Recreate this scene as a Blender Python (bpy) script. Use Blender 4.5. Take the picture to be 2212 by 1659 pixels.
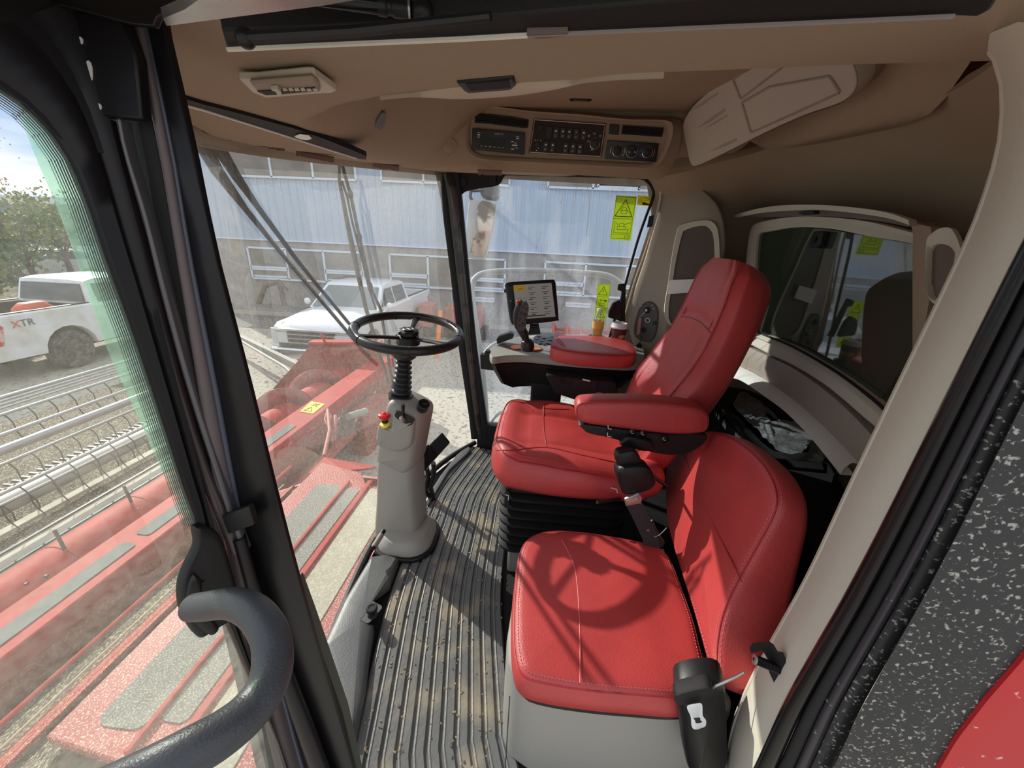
import bpy, math, random
from math import pi, sin, cos, tan, radians, atan2, sqrt
from mathutils import Vector as V, Matrix, noise
C = bpy.context.scene.collection
sc = bpy.context.scene
for o in list(bpy.data.objects): bpy.data.objects.remove(o)
random.seed(7)

# ---------------------------------------------------------------- camera (ultra-wide, looking in through the open cab door)
F_PX, CX, CY = 825.0, 1106.0, 829.5
EYE = V((0, 0, 1.3))
_p, _yw, _a = radians(21), radians(4), radians(2.6)
FW = V((cos(_p)*cos(_yw), cos(_p)*sin(_yw), -sin(_p)))
_r0 = V((sin(_yw), -cos(_yw), 0)); _u0 = _r0.cross(FW)
RT = cos(_a)*_r0 + sin(_a)*_u0
UP = -sin(_a)*_r0 + cos(_a)*_u0
cam = bpy.data.cameras.new('camera'); co = bpy.data.objects.new('camera', cam); C.objects.link(co)
M = Matrix((RT, UP, -FW)).transposed().to_4x4(); M.translation = EYE
co.matrix_world = M
cam.sensor_fit = 'HORIZONTAL'; cam.sensor_width = 36; cam.lens = 36*F_PX/2212
cam.clip_start = 0.01; cam.clip_end = 500
sc.camera = co

# ---------------------------------------------------------------- daylight
sc.view_settings.view_transform = 'Standard'; sc.view_settings.look = 'None'
sc.view_settings.exposure = 0.20; sc.view_settings.gamma = 1; sc.view_settings.use_curve_mapping = False
SUN = V((0.50, 0.70, 0.52)).normalized()
ld = bpy.data.lights.new('sun', 'SUN'); ld.energy = 5.0; ld.angle = radians(0.6); ld.color = (1, .95, .87)
lo = bpy.data.objects.new('sun', ld); C.objects.link(lo); lo.rotation_euler = SUN.to_track_quat('Z', 'Y').to_euler(); lo.location = (0, 0, 30)
w = bpy.data.worlds.new('sky'); sc.world = w; w.use_nodes = True
nt = w.node_tree; nt.nodes.clear()
n_out = nt.nodes.new('ShaderNodeOutputWorld'); n_bg = nt.nodes.new('ShaderNodeBackground'); n_bg.inputs[1].default_value = 1.0
n_tc = nt.nodes.new('ShaderNodeTexCoord'); n_map = nt.nodes.new('ShaderNodeMapping'); n_map.inputs['Scale'].default_value = (1, 1, 4)
n_ns = nt.nodes.new('ShaderNodeTexNoise'); n_ns.inputs['Scale'].default_value = 2.2; n_ns.inputs['Detail'].default_value = 6
n_r = nt.nodes.new('ShaderNodeValToRGB'); n_r.color_ramp.elements[0].position = .38; n_r.color_ramp.elements[1].position = .58
n_r.color_ramp.elements[0].color = (.42, .60, .95, 1); n_r.color_ramp.elements[1].color = (1.25, 1.22, 1.18, 1)
nt.links.new(n_tc.outputs['Generated'], n_map.inputs[0]); nt.links.new(n_map.outputs[0], n_ns.inputs['Vector'])
nt.links.new(n_ns.outputs[0], n_r.inputs[0]); nt.links.new(n_r.outputs[0], n_bg.inputs[0]); nt.links.new(n_bg.outputs[0], n_out.inputs[0])
sc.cycles.max_bounces = 10; sc.cycles.diffuse_bounces = 6; sc.cycles.transparent_max_bounces = 16
sc.cycles.sample_clamp_indirect = 6

# ---------------------------------------------------------------- picking points: where the ray of a pixel meets a plane of the place
def ray(u, v): return FW + RT*((u-CX)/F_PX) - UP*((v-CY)/F_PX)
def P(u, v, x=None, y=None, z=None):
    d = ray(u, v)
    if x is not None: t = (x-EYE.x)/d.x
    elif y is not None: t = (y-EYE.y)/d.y
    else: t = (z-EYE.z)/d.z
    return EYE + d*t
def PP(u, v, p0, n):
    d = ray(u, v); n = V(n); return EYE + d*((V(p0)-EYE).dot(n)/d.dot(n))
def PD(u, v, dep): return EYE + ray(u, v)*dep

# ---------------------------------------------------------------- materials
def mat(name, col, rough=.5, metal=0, spec=.5, col2=None, nscale=20, thr=(.4, .6), bump=0, bscale=200, detail=4, coat=0, emit=None, trans=0, ior=1.45, kind='noise', stretch=(1, 1, 1)):
    m = bpy.data.materials.new(name); m.use_nodes = True
    t = m.node_tree; b = t.nodes['Principled BSDF']
    b.inputs['Base Color'].default_value = (*col, 1); b.inputs['Roughness'].default_value = rough
    b.inputs['Metallic'].default_value = metal; b.inputs['Specular IOR Level'].default_value = spec
    b.inputs['Coat Weight'].default_value = coat; b.inputs['IOR'].default_value = ior
    b.inputs['Transmission Weight'].default_value = trans
    if emit: b.inputs['Emission Color'].default_value = (*emit[0], 1); b.inputs['Emission Strength'].default_value = emit[1]
    tc = t.nodes.new('ShaderNodeTexCoord'); mp = t.nodes.new('ShaderNodeMapping'); mp.inputs['Scale'].default_value = stretch
    t.links.new(tc.outputs['Object'], mp.inputs[0])
    if col2:
        ns = t.nodes.new('ShaderNodeTexNoise'); ns.inputs['Scale'].default_value = nscale; ns.inputs['Detail'].default_value = detail
        rp = t.nodes.new('ShaderNodeValToRGB'); rp.color_ramp.elements[0].position, rp.color_ramp.elements[1].position = thr
        rp.color_ramp.elements[0].color = (*col, 1); rp.color_ramp.elements[1].color = (*col2, 1)
        t.links.new(mp.outputs[0], ns.inputs['Vector']); t.links.new(ns.outputs[0], rp.inputs[0]); t.links.new(rp.outputs[0], b.inputs['Base Color'])
    if bump:
        if kind == 'noise': n2 = t.nodes.new('ShaderNodeTexNoise'); n2.inputs['Detail'].default_value = 2; s = n2.outputs[0]
        elif kind == 'wave': n2 = t.nodes.new('ShaderNodeTexWave'); s = n2.outputs[1]
        else: n2 = t.nodes.new('ShaderNodeTexVoronoi'); s = n2.outputs['Distance']
        n2.inputs['Scale'].default_value = bscale
        bp = t.nodes.new('ShaderNodeBump'); bp.inputs['Strength'].default_value = bump; bp.inputs['Distance'].default_value = .002
        t.links.new(mp.outputs[0], n2.inputs['Vector']); t.links.new(s, bp.inputs['Height']); t.links.new(bp.outputs[0], b.inputs['Normal'])
    return m
def glass(name, tint, dust, dcol, gloss=.06, nscale=3, streak=(1, 1, 1), thr=(.35, .75), fine=.35, rough=.02):
    """thin pane: see-through, a little mirror reflection, a film of dust lit by the sun"""
    m = bpy.data.materials.new(name); m.use_nodes = True; t = m.node_tree; t.nodes.clear()
    out = t.nodes.new('ShaderNodeOutputMaterial'); tr = t.nodes.new('ShaderNodeBsdfTransparent'); tr.inputs[0].default_value = (*tint, 1)
    gl = t.nodes.new('ShaderNodeBsdfGlossy'); gl.inputs['Roughness'].default_value = rough; gl.inputs[0].default_value = (1, 1, 1, 1)
    fr = t.nodes.new('ShaderNodeLayerWeight'); fr.inputs[0].default_value = .35
    mm = t.nodes.new('ShaderNodeMath'); mm.operation = 'MULTIPLY_ADD'; mm.inputs[1].default_value = .35; mm.inputs[2].default_value = gloss
    t.links.new(fr.outputs['Facing'], mm.inputs[0])
    m1 = t.nodes.new('ShaderNodeMixShader'); t.links.new(mm.outputs[0], m1.inputs[0]); t.links.new(tr.outputs[0], m1.inputs[1]); t.links.new(gl.outputs[0], m1.inputs[2])
    df = t.nodes.new('ShaderNodeBsdfDiffuse'); df.inputs[0].default_value = (*dcol, 1)
    tl = t.nodes.new('ShaderNodeBsdfTranslucent'); tl.inputs[0].default_value = (*dcol, 1)
    md = t.nodes.new('ShaderNodeMixShader'); md.inputs[0].default_value = .6; t.links.new(df.outputs[0], md.inputs[1]); t.links.new(tl.outputs[0], md.inputs[2])
    tc = t.nodes.new('ShaderNodeTexCoord'); mp = t.nodes.new('ShaderNodeMapping'); mp.inputs['Scale'].default_value = streak
    t.links.new(tc.outputs['Object'], mp.inputs[0])
    ns = t.nodes.new('ShaderNodeTexNoise'); ns.inputs['Scale'].default_value = nscale; ns.inputs['Detail'].default_value = 3
    n2 = t.nodes.new('ShaderNodeTexNoise'); n2.inputs['Scale'].default_value = 90; n2.inputs['Detail'].default_value = 5
    t.links.new(mp.outputs[0], ns.inputs['Vector']); t.links.new(tc.outputs['Object'], n2.inputs['Vector'])
    mr = t.nodes.new('ShaderNodeMapRange'); mr.inputs[1].default_value, mr.inputs[2].default_value = thr
    mr.inputs[3].default_value = dust[0]; mr.inputs[4].default_value = dust[1]; t.links.new(ns.outputs[0], mr.inputs[0])
    m3 = t.nodes.new('ShaderNodeMapRange'); m3.inputs[1].default_value = .3; m3.inputs[2].default_value = .7; m3.inputs[3].default_value = 1-fine; m3.inputs[4].default_value = 1+fine
    t.links.new(n2.outputs[0], m3.inputs[0])
    mu = t.nodes.new('ShaderNodeMath'); mu.operation = 'MULTIPLY'; t.links.new(mr.outputs[0], mu.inputs[0]); t.links.new(m3.outputs[0], mu.inputs[1])
    m2 = t.nodes.new('ShaderNodeMixShader'); t.links.new(mu.outputs[0], m2.inputs[0]); t.links.new(m1.outputs[0], m2.inputs[1]); t.links.new(md.outputs[0], m2.inputs[2])
    t.links.new(m2.outputs[0], out.inputs[0]); return m

LINER = mat('liner_tan', (.345, .268, .192), .85, bump=.25, bscale=700, spec=.2)
BEIGE = mat('beige_plastic', (.60, .57, .475), .6, bump=.2, bscale=500, spec=.3)
GREY = mat('warm_grey_plastic', (.32, .305, .27), .5, bump=.15, bscale=450)
GREYD = mat('grey_taupe_plastic', (.23, .205, .19), .5, bump=.15, bscale=450)
BLK = mat('black_plastic', (.011, .011, .0115), .42, spec=.4, bump=.1, bscale=500)
BLKM = mat('black_matt_rubber', (.008, .0075, .008), .7, bump=.2, bscale=300)
BLKG = mat('black_gloss_paint', (.006, .005, .006), .25, spec=.4)
PILM = mat('pillar_black_paint', (.007, .006, .007), .36, spec=.35)
STRIP = mat('seal_brown_strip', (.10, .075, .075), .45)
RED = mat('red_leather', (.44, .048, .046), .42, bump=.25, bscale=420, kind='vor', spec=.6, col2=(.50, .052, .05), nscale=6)
REDS = mat('red_stitching', (.40, .05, .055), .7)
REDP = mat('red_machine_paint', (.46, .05, .045), .62, spec=.25, col2=(.40, .06, .045), nscale=4)
REDD = mat('red_dusty_paint', (.30, .028, .026), .6, col2=(.36, .26, .16), nscale=70, thr=(.5, .62), detail=8)
REDC = mat('red_paint_with_chaff', (.36, .02, .025), .5, col2=(.60, .50, .32), nscale=140, thr=(.525, .62), detail=8)
PADG = mat('grey_grip_pad', (.20, .20, .185), .9, col2=(.50, .46, .33), nscale=150, thr=(.505, .62), detail=8)
PADC = mat('clean_grey_grip_pad', (.20, .21, .19), .9, bump=.4, bscale=300)
CHAFF = mat('chaff_covered', (.055, .04, .03), .9, col2=(.48, .42, .28), nscale=75, thr=(.52, .62), detail=8)
DIRTB = mat('black_panel_with_dry_mud', (.024, .025, .027), .5, col2=(.36, .34, .30), nscale=190, thr=(.58, .66), detail=9)
MAT_ = mat('rubber_mat', (.135, .135, .132), .48, col2=(.30, .255, .185), nscale=8, thr=(.49, .68), detail=9, bump=.5, bscale=90)
APRON = mat('black_floor_moulding', (.075, .078, .08), .40, bump=.25, bscale=260, col2=(.10, .10, .098), nscale=10)
WHITE = mat('white_plastic', (.85, .85, .80), .4)
WPAINT = mat('white_car_paint', (.80, .81, .82), .25, coat=.5)
WDIRTY = mat('dirty_white_car_paint', (.78, .79, .80), .35, col2=(.60, .57, .50), nscale=2.2, thr=(.45, .7))
SILV = mat('silver_car_paint', (.42, .42, .40), .3, coat=.5)
TYRE = mat('tyre_rubber', (.03, .03, .03), .85, col2=(.20, .18, .15), nscale=16, thr=(.4, .7))
CARGL = mat('car_window', (.05, .06, .065), .12, coat=.4)
CARGB = mat('car_windscreen_light', (.18, .22, .22), .15, coat=.4)
CHROME = mat('chrome', (.75, .75, .75), .15, metal=1)
STEEL = mat('dull_steel', (.42, .42, .41), .4, metal=.8)
ALU = mat('polished_roof_edge', (.45, .45, .43), .25, metal=.9, col2=(.3, .3, .28), nscale=9)
ORANGE = mat('orange_plastic', (.85, .22, .03), .5)
REDB = mat('red_button', (.70, .02, .02), .35)
LIME = None
YEL = mat('yellow_decal', (.85, .72, .06), .5)

INK = mat('decal_ink', (.02, .02, .02), .6)
INKW = mat('white_print', (.75, .75, .75), .6)
INKR = mat('red_print', (.7, .12, .10), .6)
INKB = mat('blue_print', (.08, .16, .6), .6)
SCREEN = mat('display_screen', (.16, .16, .15), .25, emit=((.62, .60, .54), .13))
SCRINK = mat('display_text', (.03, .03, .03), .4)
SCRY = mat('display_yellow', (.45, .28, .02), .4, emit=((.8, .5, .05), .1))
CUPB = mat('brown_paper_cup', (.10, .03, .022), .5)
CUPO = mat('orange_print', (.75, .35, .10), .5)
LIDW = mat('white_cup_lid', (.82, .82, .80), .4)
WALLB = mat('blue_grey_siding', (.42, .50, .60), .6, col2=(.46, .53, .62), nscale=.6)
CONC = mat('concrete_wall', (.36, .335, .31), .85, col2=(.30, .28, .26), nscale=3)
FRAMEW = mat('window_frame_white', (.68, .74, .82), .5)
WGLASS = mat('office_window', (.20, .185, .16), .15, col2=(.28, .26, .22), nscale=.9)
GROUND = mat('gravel_ground', (.46, .43, .36), .95, col2=(.20, .18, .14), nscale=14, thr=(.50, .68), detail=10)
ASPH = mat('asphalt', (.16, .155, .15), .9, col2=(.22, .21, .2), nscale=5)
LEAF = mat('autumn_leaves', (.12, .19, .04), .7, col2=(.50, .33, .05), nscale=1.3, thr=(.48, .72))
BARK = mat('bark', (.14, .10, .07), .9)
TINE = mat('dark_spring_steel', (.05, .045, .045), .5)
CANVAS = mat('pale_canvas_belt', (.50, .47, .38), .8, col2=(.42, .38, .30), nscale=5)
PODG = mat('pod_dark_grey', (.10, .095, .09), .5)
LIME = glass('lime_decal', (1, 1, 1), (.97, .97), (.74, .86, .12), fine=0)
YELT = glass('yellow_window_decal', (1, 1, 1), (.97, .97), (.95, .85, .10), fine=0)
BOTW = glass('clear_bottle', (.93, .95, .95), (.04, .06), (.8, .8, .8), gloss=.10)
JUICE = mat('bottle_label_orange', (.85, .50, .12), .4)
BAGM = glass('plastic_bag', (.72, .76, .80), (.30, .62), (.75, .8, .85), gloss=.16, nscale=25, rough=.1)
WSG = glass('dusty_windscreen', (.92, .95, .93), (.09, .23), (.80, .76, .66), gloss=.015, nscale=1.6)
SIDG = glass('wiped_side_window', (.92, .95, .97), (.03, .17), (.82, .84, .86), gloss=.015, nscale=4.5, streak=(1, 1.6, .45), thr=(.45, .62))
DOORG = glass('dusty_door_glass', (.94, .96, .94), (.045, .12), (.78, .74, .62), gloss=.015, nscale=2)
FILM = glass('green_tinted_edge', (.50, .78, .60), (.16, .30), (.45, .78, .60), gloss=.05, nscale=14, streak=(1, 1, .3))
REARG = mat('tinted_rear_glass', (.045, .060, .045), .03, spec=.5, ior=2.1)
MIRG = mat('mirror_glass', (.75, .75, .75), .03, metal=1)

def smoothpix(l, closed=True, n=5):
    return [(q.x, q.y) for q in smoothc([(a, b, 0) for a, b in l], n, closed)]

# ---------------------------------------------------------------- mesh building
class MB:
    def __init__(s): s.v = []; s.f = []
    def add(s, vs, fs):
        n = len(s.v); s.v += [V(q) for q in vs]; s.f += [[n+i for i in f] for f in fs]; return s
    def box(s, c, size, X=(1, 0, 0), Y=(0, 1, 0), Z=None):
        X = V(X).normalized(); Y = V(Y); Y = (Y-X*Y.dot(X)).normalized(); Z = X.cross(Y); c = V(c); a, b, d = [q/2 for q in size]
        vs = [c+X*(i*a)+Y*(j*b)+Z*(k*d) for k in (-1, 1) for j in (-1, 1) for i in (-1, 1)]
        return s.add(vs, [(0, 2, 3, 1), (4, 5, 7, 6), (0, 1, 5, 4), (2, 6, 7, 3), (0, 4, 6, 2), (1, 3, 7, 5)])
    def prism(s, pts, ext):
        """closed outline pushed along a vector: a slab"""
        ext = V(ext); n = len(pts); a = [V(q) for q in pts]; b = [q+ext for q in a]
        return s.add(a+b, [list(range(n))[::-1], list(range(n, 2*n))]+[(i, (i+1) % n, n+(i+1) % n, n+i) for i in range(n)])
    def loft(s, rings, closed=True, caps=True, cycle=False):
        n = len(rings[0]); vs = [q for r in rings for q in r]; fs = []
        R_ = len(rings); m = n if closed else n-1
        for i in range(R_ if cycle else R_-1):
            for j in range(m):
                i2 = (i+1) % R_
                fs.append((i*n+j, i*n+(j+1) % n, i2*n+(j+1) % n, i2*n+j))
        if caps and closed and not cycle: fs += [list(range(n))[::-1], [(R_-1)*n+j for j in range(n)]]
        return s.add(vs, fs)
    def tube(s, pts, r, n=10, caps=True, cycle=False):
        pts = [V(q) for q in pts]; N = len(pts); rs = r if isinstance(r, (list, tuple)) else [r]*N
        rings = []; prev = None
        for i, q in enumerate(pts):
            if cycle: t = (pts[(i+1) % N]-pts[i-1])
            else: t = (pts[min(i+1, N-1)]-pts[max(i-1, 0)])
            t.normalize()
            a = prev if prev is not None else (V((0, 0, 1)) if abs(t.z) < .9 else V((1, 0, 0)))
            a = (a-t*a.dot(t)).normalized(); prev = a; b = t.cross(a)
            rings.append([q+(a*cos(2*pi*k/n)+b*sin(2*pi*k/n))*rs[i] for k in range(n)])
        return s.loft(rings, True, caps, cycle)
    def lathe(s, prof, c=(0, 0, 0), ax=(0, 0, 1), n=24, caps=True):
        ax = V(ax).normalized(); a = V((1, 0, 0)) if abs(ax.x) < .8 else V((0, 1, 0)); a = (a-ax*a.dot(ax)).normalized(); b = ax.cross(a); c = V(c)
        return s.loft([[c+ax*h+(a*cos(2*pi*k/n)+b*sin(2*pi*k/n))*r for k in range(n)] for r, h in prof], True, caps)
    def ball(s, c, r, n=10, sq=(1, 1, 1)):
        c = V(c); rings = []
        for i in range(1, n):
            th = pi*i/n; rings.append([c+V((r*sq[0]*sin(th)*cos(2*pi*k/(2*n)), r*sq[1]*sin(th)*sin(2*pi*k/(2*n)), -r*sq[2]*cos(th))) for k in range(2*n)])
        return s.loft(rings)
    def grid(s, fn, nu, nv):
        vs = [fn(i/nu, j/nv) for i in range(nu+1) for j in range(nv+1)]
        return s.add(vs, [(i*(nv+1)+j, (i+1)*(nv+1)+j, (i+1)*(nv+1)+j+1, i*(nv+1)+j+1) for i in range(nu) for j in range(nv)])
def origin_of(p):
    while p.parent: p = p.parent
    return p.location
def obj(name, mb, m, parent=None, bevel=0, smooth=35, solid=0, sub=0, label=None, seg=2, off=1):
    me = bpy.data.meshes.new(name)
    if parent is not None: org = V(origin_of(parent))
    else:
        xs = [q.x for q in mb.v]; ys = [q.y for q in mb.v]; zs = [q.z for q in mb.v]
        org = V(((min(xs)+max(xs))/2, (min(ys)+max(ys))/2, min(zs)))
    me.from_pydata([q-org for q in mb.v], [], mb.f); me.update()
    import bmesh
    bm = bmesh.new(); bm.from_mesh(me); bmesh.ops.recalc_face_normals(bm, faces=bm.faces); bm.to_mesh(me); bm.free()
    if smooth: me.shade_smooth(); me.set_sharp_from_angle(angle=radians(smooth))
    me.materials.append(m)
    o = bpy.data.objects.new(name, me); C.objects.link(o)
    if parent is not None: o.parent = parent
    else: o.location = org
    if solid: q = o.modifiers.new('thickness', 'SOLIDIFY'); q.thickness = solid; q.offset = off
    if bevel: q = o.modifiers.new('bevel', 'BEVEL'); q.width = bevel; q.segments = seg; q.limit_method = 'ANGLE'; q.angle_limit = radians(35)
    if sub: q = o.modifiers.new('sub', 'SUBSURF'); q.levels = sub; q.render_levels = sub
    if label: o['label'] = label
    return o
def thing(name, label, cat, loc, group=None):
    o = bpy.data.objects.new(name, None); C.objects.link(o); o.location = V(loc); o.empty_display_size = .05
    o['label'] = label; o['category'] = cat
    if group: o['group'] = group
    return o
def tag(o, label, cat, group=None, kind=None):
    o['label'] = label; o['category'] = cat
    if group: o['group'] = group
    if kind: o['kind'] = kind
    return o
def struct(o, label=None, cat=None):
    o['kind'] = 'structure'
    if label: o['label'] = label
    if cat: o['category'] = cat
    return o
def text(s, size, X, Y, c, m, parent, name='lettering', thick=.0006):
    """flat lettering: X reading direction, Y up direction, c centre"""
    cu = bpy.data.curves.new(name, 'FONT'); cu.body = s; cu.size = size; cu.align_x = 'CENTER'; cu.align_y = 'CENTER'; cu.extrude = thick
    to = bpy.data.objects.new(name, cu); C.objects.link(to)
    bpy.context.view_layer.update()
    me = bpy.data.meshes.new_from_object(to.evaluated_get(bpy.context.evaluated_depsgraph_get()))
    bpy.data.objects.remove(to); X = V(X).normalized(); Y = V(Y); Y = (Y-X*Y.dot(X)).normalized(); Z = X.cross(Y)
    org = V(origin_of(parent))
    for q in me.vertices: q.co = V(c)+X*q.co.x+Y*q.co.y+Z*q.co.z-org
    me.materials.clear(); me.materials.append(m)
    o = bpy.data.objects.new(name, me); C.objects.link(o); o.parent = parent; return o
def smoothc(pts, n=8, closed=False):
    """Catmull-Rom through points"""
    pts = [V(q) for q in pts]; N = len(pts); out = []
    for i in range(N if closed else N-1):
        if closed: a, b, c, d = pts[i-1], pts[i], pts[(i+1) % N], pts[(i+2) % N]
        else: a, b, c, d = pts[max(i-1, 0)], pts[i], pts[i+1], pts[min(i+2, N-1)]
        for k in range(n):
            t = k/n; out.append(.5*((2*b)+(c-a)*t+(2*a-5*b+4*c-d)*t*t+(3*b-a-3*c+d)*t**3))
    if not closed: out.append(pts[-1])
    return out
def resample(pts, n, closed=True):
    pts = [V(q) for q in pts]; q = pts+([pts[0]] if closed else []); L = [0]
    for i in range(len(q)-1): L.append(L[-1]+(q[i+1]-q[i]).length)
    out = []; j = 0
    for k in range(n):
        s_ = L[-1]*k/(n if closed else n-1)
        while j < len(L)-2 and L[j+1] < s_: j += 1
        out.append(q[j].lerp(q[j+1], (s_-L[j])/max(L[j+1]-L[j], 1e-9)))
    return out
def rrect(w_, h_, r, n=5):
    out = []
    for cx, cy, a0 in ((w_/2-r, h_/2-r, 0), (-w_/2+r, h_/2-r, 90), (-w_/2+r, -h_/2+r, 180), (w_/2-r, -h_/2+r, 270)):
        for k in range(n+1): t = radians(a0+90*k/n); out.append((cx+r*cos(t), cy+r*sin(t)))
    return out
def inset(pts, d, nrm):
    n = len(pts); out = []; nrm = V(nrm)
    for i in range(n):
        t = (pts[(i+1) % n]-pts[i-1]).normalized(); out.append(pts[i]+nrm.cross(t)*d)
    return out
def pillow(outline, nrm, prof, crown=.01, n=96, dz=None, mb=None, inner=5):
    """cushion from a closed 3D outline; prof = [(inset, height)...]; last ring is drawn in to the middle with a crown"""
    nrm = V(nrm).normalized(); pts = resample(outline, n)
    ar = V((0, 0, 0)); cen = sum(pts, V((0, 0, 0)))/n
    for i in range(n): ar += (pts[i]-cen).cross(pts[(i+1) % n]-cen)
    if ar.dot(nrm) < 0: pts = pts[::-1]
    rings = []
    for d, h in prof: rings.append([q+nrm*h for q in inset(pts, d, nrm)])
    base = rings[-1]; c = sum(base, V((0, 0, 0)))/n
    for k in range(1, inner+1):
        t = k/(inner+.4); hh = crown*(1-(1-t)**2)
        rings.append([q.lerp(c, t)+nrm*hh for q in base])
    if dz: rings = [rings[0]]+[[q+nrm*dz(q) for q in r] for r in rings[1:]]
    mb = mb or MB(); mb.loft(rings); return mb, rings
def frame3(c, X, Y):
    X = V(X).normalized(); Y = V(Y); Y = (Y-X*Y.dot(X)).normalized(); c = V(c)
    return lambda a, b, d=0: c+X*a+Y*b+X.cross(Y)*d
def plate(name, fr, w_, h_, r, t, m, parent, cx=0, cy=0, d=0, bevel=0, **k):
    mb = MB().prism([fr(cx+a, cy+b, d) for a, b in rrect(w_, h_, r)], fr(0, 0, t)-fr(0, 0, 0)); return obj(name, mb, m, parent, bevel=bevel, **k)
# ================================================================ THE CAB SHELL
def ss(t): t = max(0, min(1, t)); return t*t*(3-2*t)
def interp(tab, x):
    if x <= tab[0][0]: return tab[0][1]
    for (a, b), (c, d) in zip(tab, tab[1:]):
        if x <= c: return b+(d-b)*(x-a)/(c-a)
    return tab[-1][1]
def scurve(tab):
    pts = smoothc([(a, b, 0) for a, b in tab], 8); return [(q.x, q.y) for q in pts]
BOT = scurve([(.36, .36), (.55, .50), (.80, .60), (1.0, .635), (1.25, .655), (1.5, .64), (1.76, .58), (2.0, .49), (2.2, .37)])
TOP = scurve([(.40, .44), (.6, .60), (.86, .75), (1.08, .825), (1.33, .845), (1.55, .80), (1.85, .69), (2.05, .60), (2.2, .53)])
def topz(x): return 1.483+.09*(x-.86)
# floor
pts = [V((x, y, 0)) for x, y in BOT]+[V((2.2, -1.1, 0)), V((1.9, -1.25, 0)), (V((1.2, -1.25, 0))), V((.7, -.9, 0)), V((.5, -.52, 0)), V((.36, -.45, 0))]
struct(obj('floor', MB().prism([q-V((0, 0, .004)) for q in pts], (0, 0, -.07)), BLKM), 'black cab floor under the ribbed mat', 'floor')
# ribbed floor mat: one rubber sheet with long curved ribs
Lc = smoothc([P(u, v, z=.006) for u, v in ((752, 1659), (775, 1560), (812, 1400), (838, 1300), (868, 1215), (905, 1130), (938, 1060), (985, 1000), (1015, 965))], 8)
Lc = [P(740, 1800, z=.006)]+Lc
NR = 110
Lc = resample(Lc, NR, False); Rc = []
for i in range(NR):
    t_ = (Lc[min(i+3, NR-1)]-Lc[max(i-3, 0)]); t_ = V((t_.x, t_.y, 0)).normalized(); Rc.append(Lc[i]+V((t_.y, -t_.x, 0))*.425)
prof = []; K = 11
for k in range(K):
    a = k/K; w_ = 1/K
    prof += [(a+.02*w_, 0), (a+.15*w_, .0), (a+.19*w_, .009), (a+.30*w_, .0105), (a+.38*w_, .008), (a+.88*w_, .008), (a+.96*w_, 0)]
prof = [(0, -.004), (0, .004)]+prof+[(1, .004), (1, -.004)]
mb = MB(); mb.loft([[Lc[i].lerp(Rc[i], s_)+V((0, 0, h_)) for s_, h_ in prof] for i in range(NR)], closed=True)
fm = obj('floor_mat', mb, MAT_, smooth=25); tag(fm, 'grey rubber floor mat with long curved ribs and dried mud', 'floor mat')
# chips of dry mud and straw on the mat
mb = MB()
for k in range(420):
    i = random.randint(2, NR-3); s_ = random.random(); q = Lc[i].lerp(Rc[i], s_)+V((random.uniform(-.01, .01), 0, .0095)); a = random.random()*pi
    L_ = random.uniform(.0015, .005); mb.box(q, (L_*random.uniform(1, 2.6), L_, .0025), X=(cos(a), sin(a), random.uniform(-.2, .2)), Y=(-sin(a), cos(a), 0))
st = obj('mud_crumbs', mb, mat('dry_crumbs', (.34, .27, .17), .9, col2=(.10, .08, .06), nscale=60), smooth=0); tag(st, 'crumbs of dry mud and straw scattered over the floor mat', 'dirt', kind='stuff')
# front mouldings of the floor
mb = MB(); o1 = [P(u, v, z=.03) for u, v in ((693, 1405), (742, 1300), (800, 1205), (835, 1200), (862, 1208), (842, 1262), (800, 1292), (790, 1345), (808, 1352), (800, 1400), (788, 1500), (768, 1600), (750, 1600), (735, 1560))]
mb, _ = pillow(o1, (0, 0, 1), [(0, -.03), (0, 0), (.006, .010), (.014, .014)], crown=.006, n=120)
fl = obj('toe_board_moulding', mb, APRON, smooth=50); tag(fl, 'black moulded rubber toe board beside the mat near the door', 'floor moulding')
fr = frame3(P(800, 1345, z=.047), (1, 0, 0), (0, 1, 0))
plate('hatch', frame3(P(797, 1322, z=.046), (1, -.35, 0), (.35, 1, 0)), .075, .065, .012, .003, APRON, fl, bevel=.001)
fb = thing('foot_switch', 'round black foot switch standing on the toe board moulding', 'switch', P(805, 1325, z=.05))
q = P(805, 1328, z=.048)
obj('stem', MB().lathe([(.018, 0), (.014, .008), (.014, .02), (.016, .022)], q), BLK, fb)
obj('cap', MB().lathe([(.017, .02), (.019, .024), (.019, .034), (.016, .037), (.011, .037), (.011, .035), (.0, .035)], q, n=28), BLK, fb)
o2 = [P(u, v, z=.02) for u, v in ((918, 1082), (950, 1030), (985, 985), (1012, 962), (1018, 975), (975, 1015), (940, 1065), (925, 1095))]
mb, _ = pillow(o2, (0, 0, 1), [(0, -.02), (0, 0), (.004, .008)], crown=.004, n=60)
tag(obj('sill_moulding', mb, APRON, smooth=50), 'dark floor moulding beside the pedals along the front glass', 'floor moulding')

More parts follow.
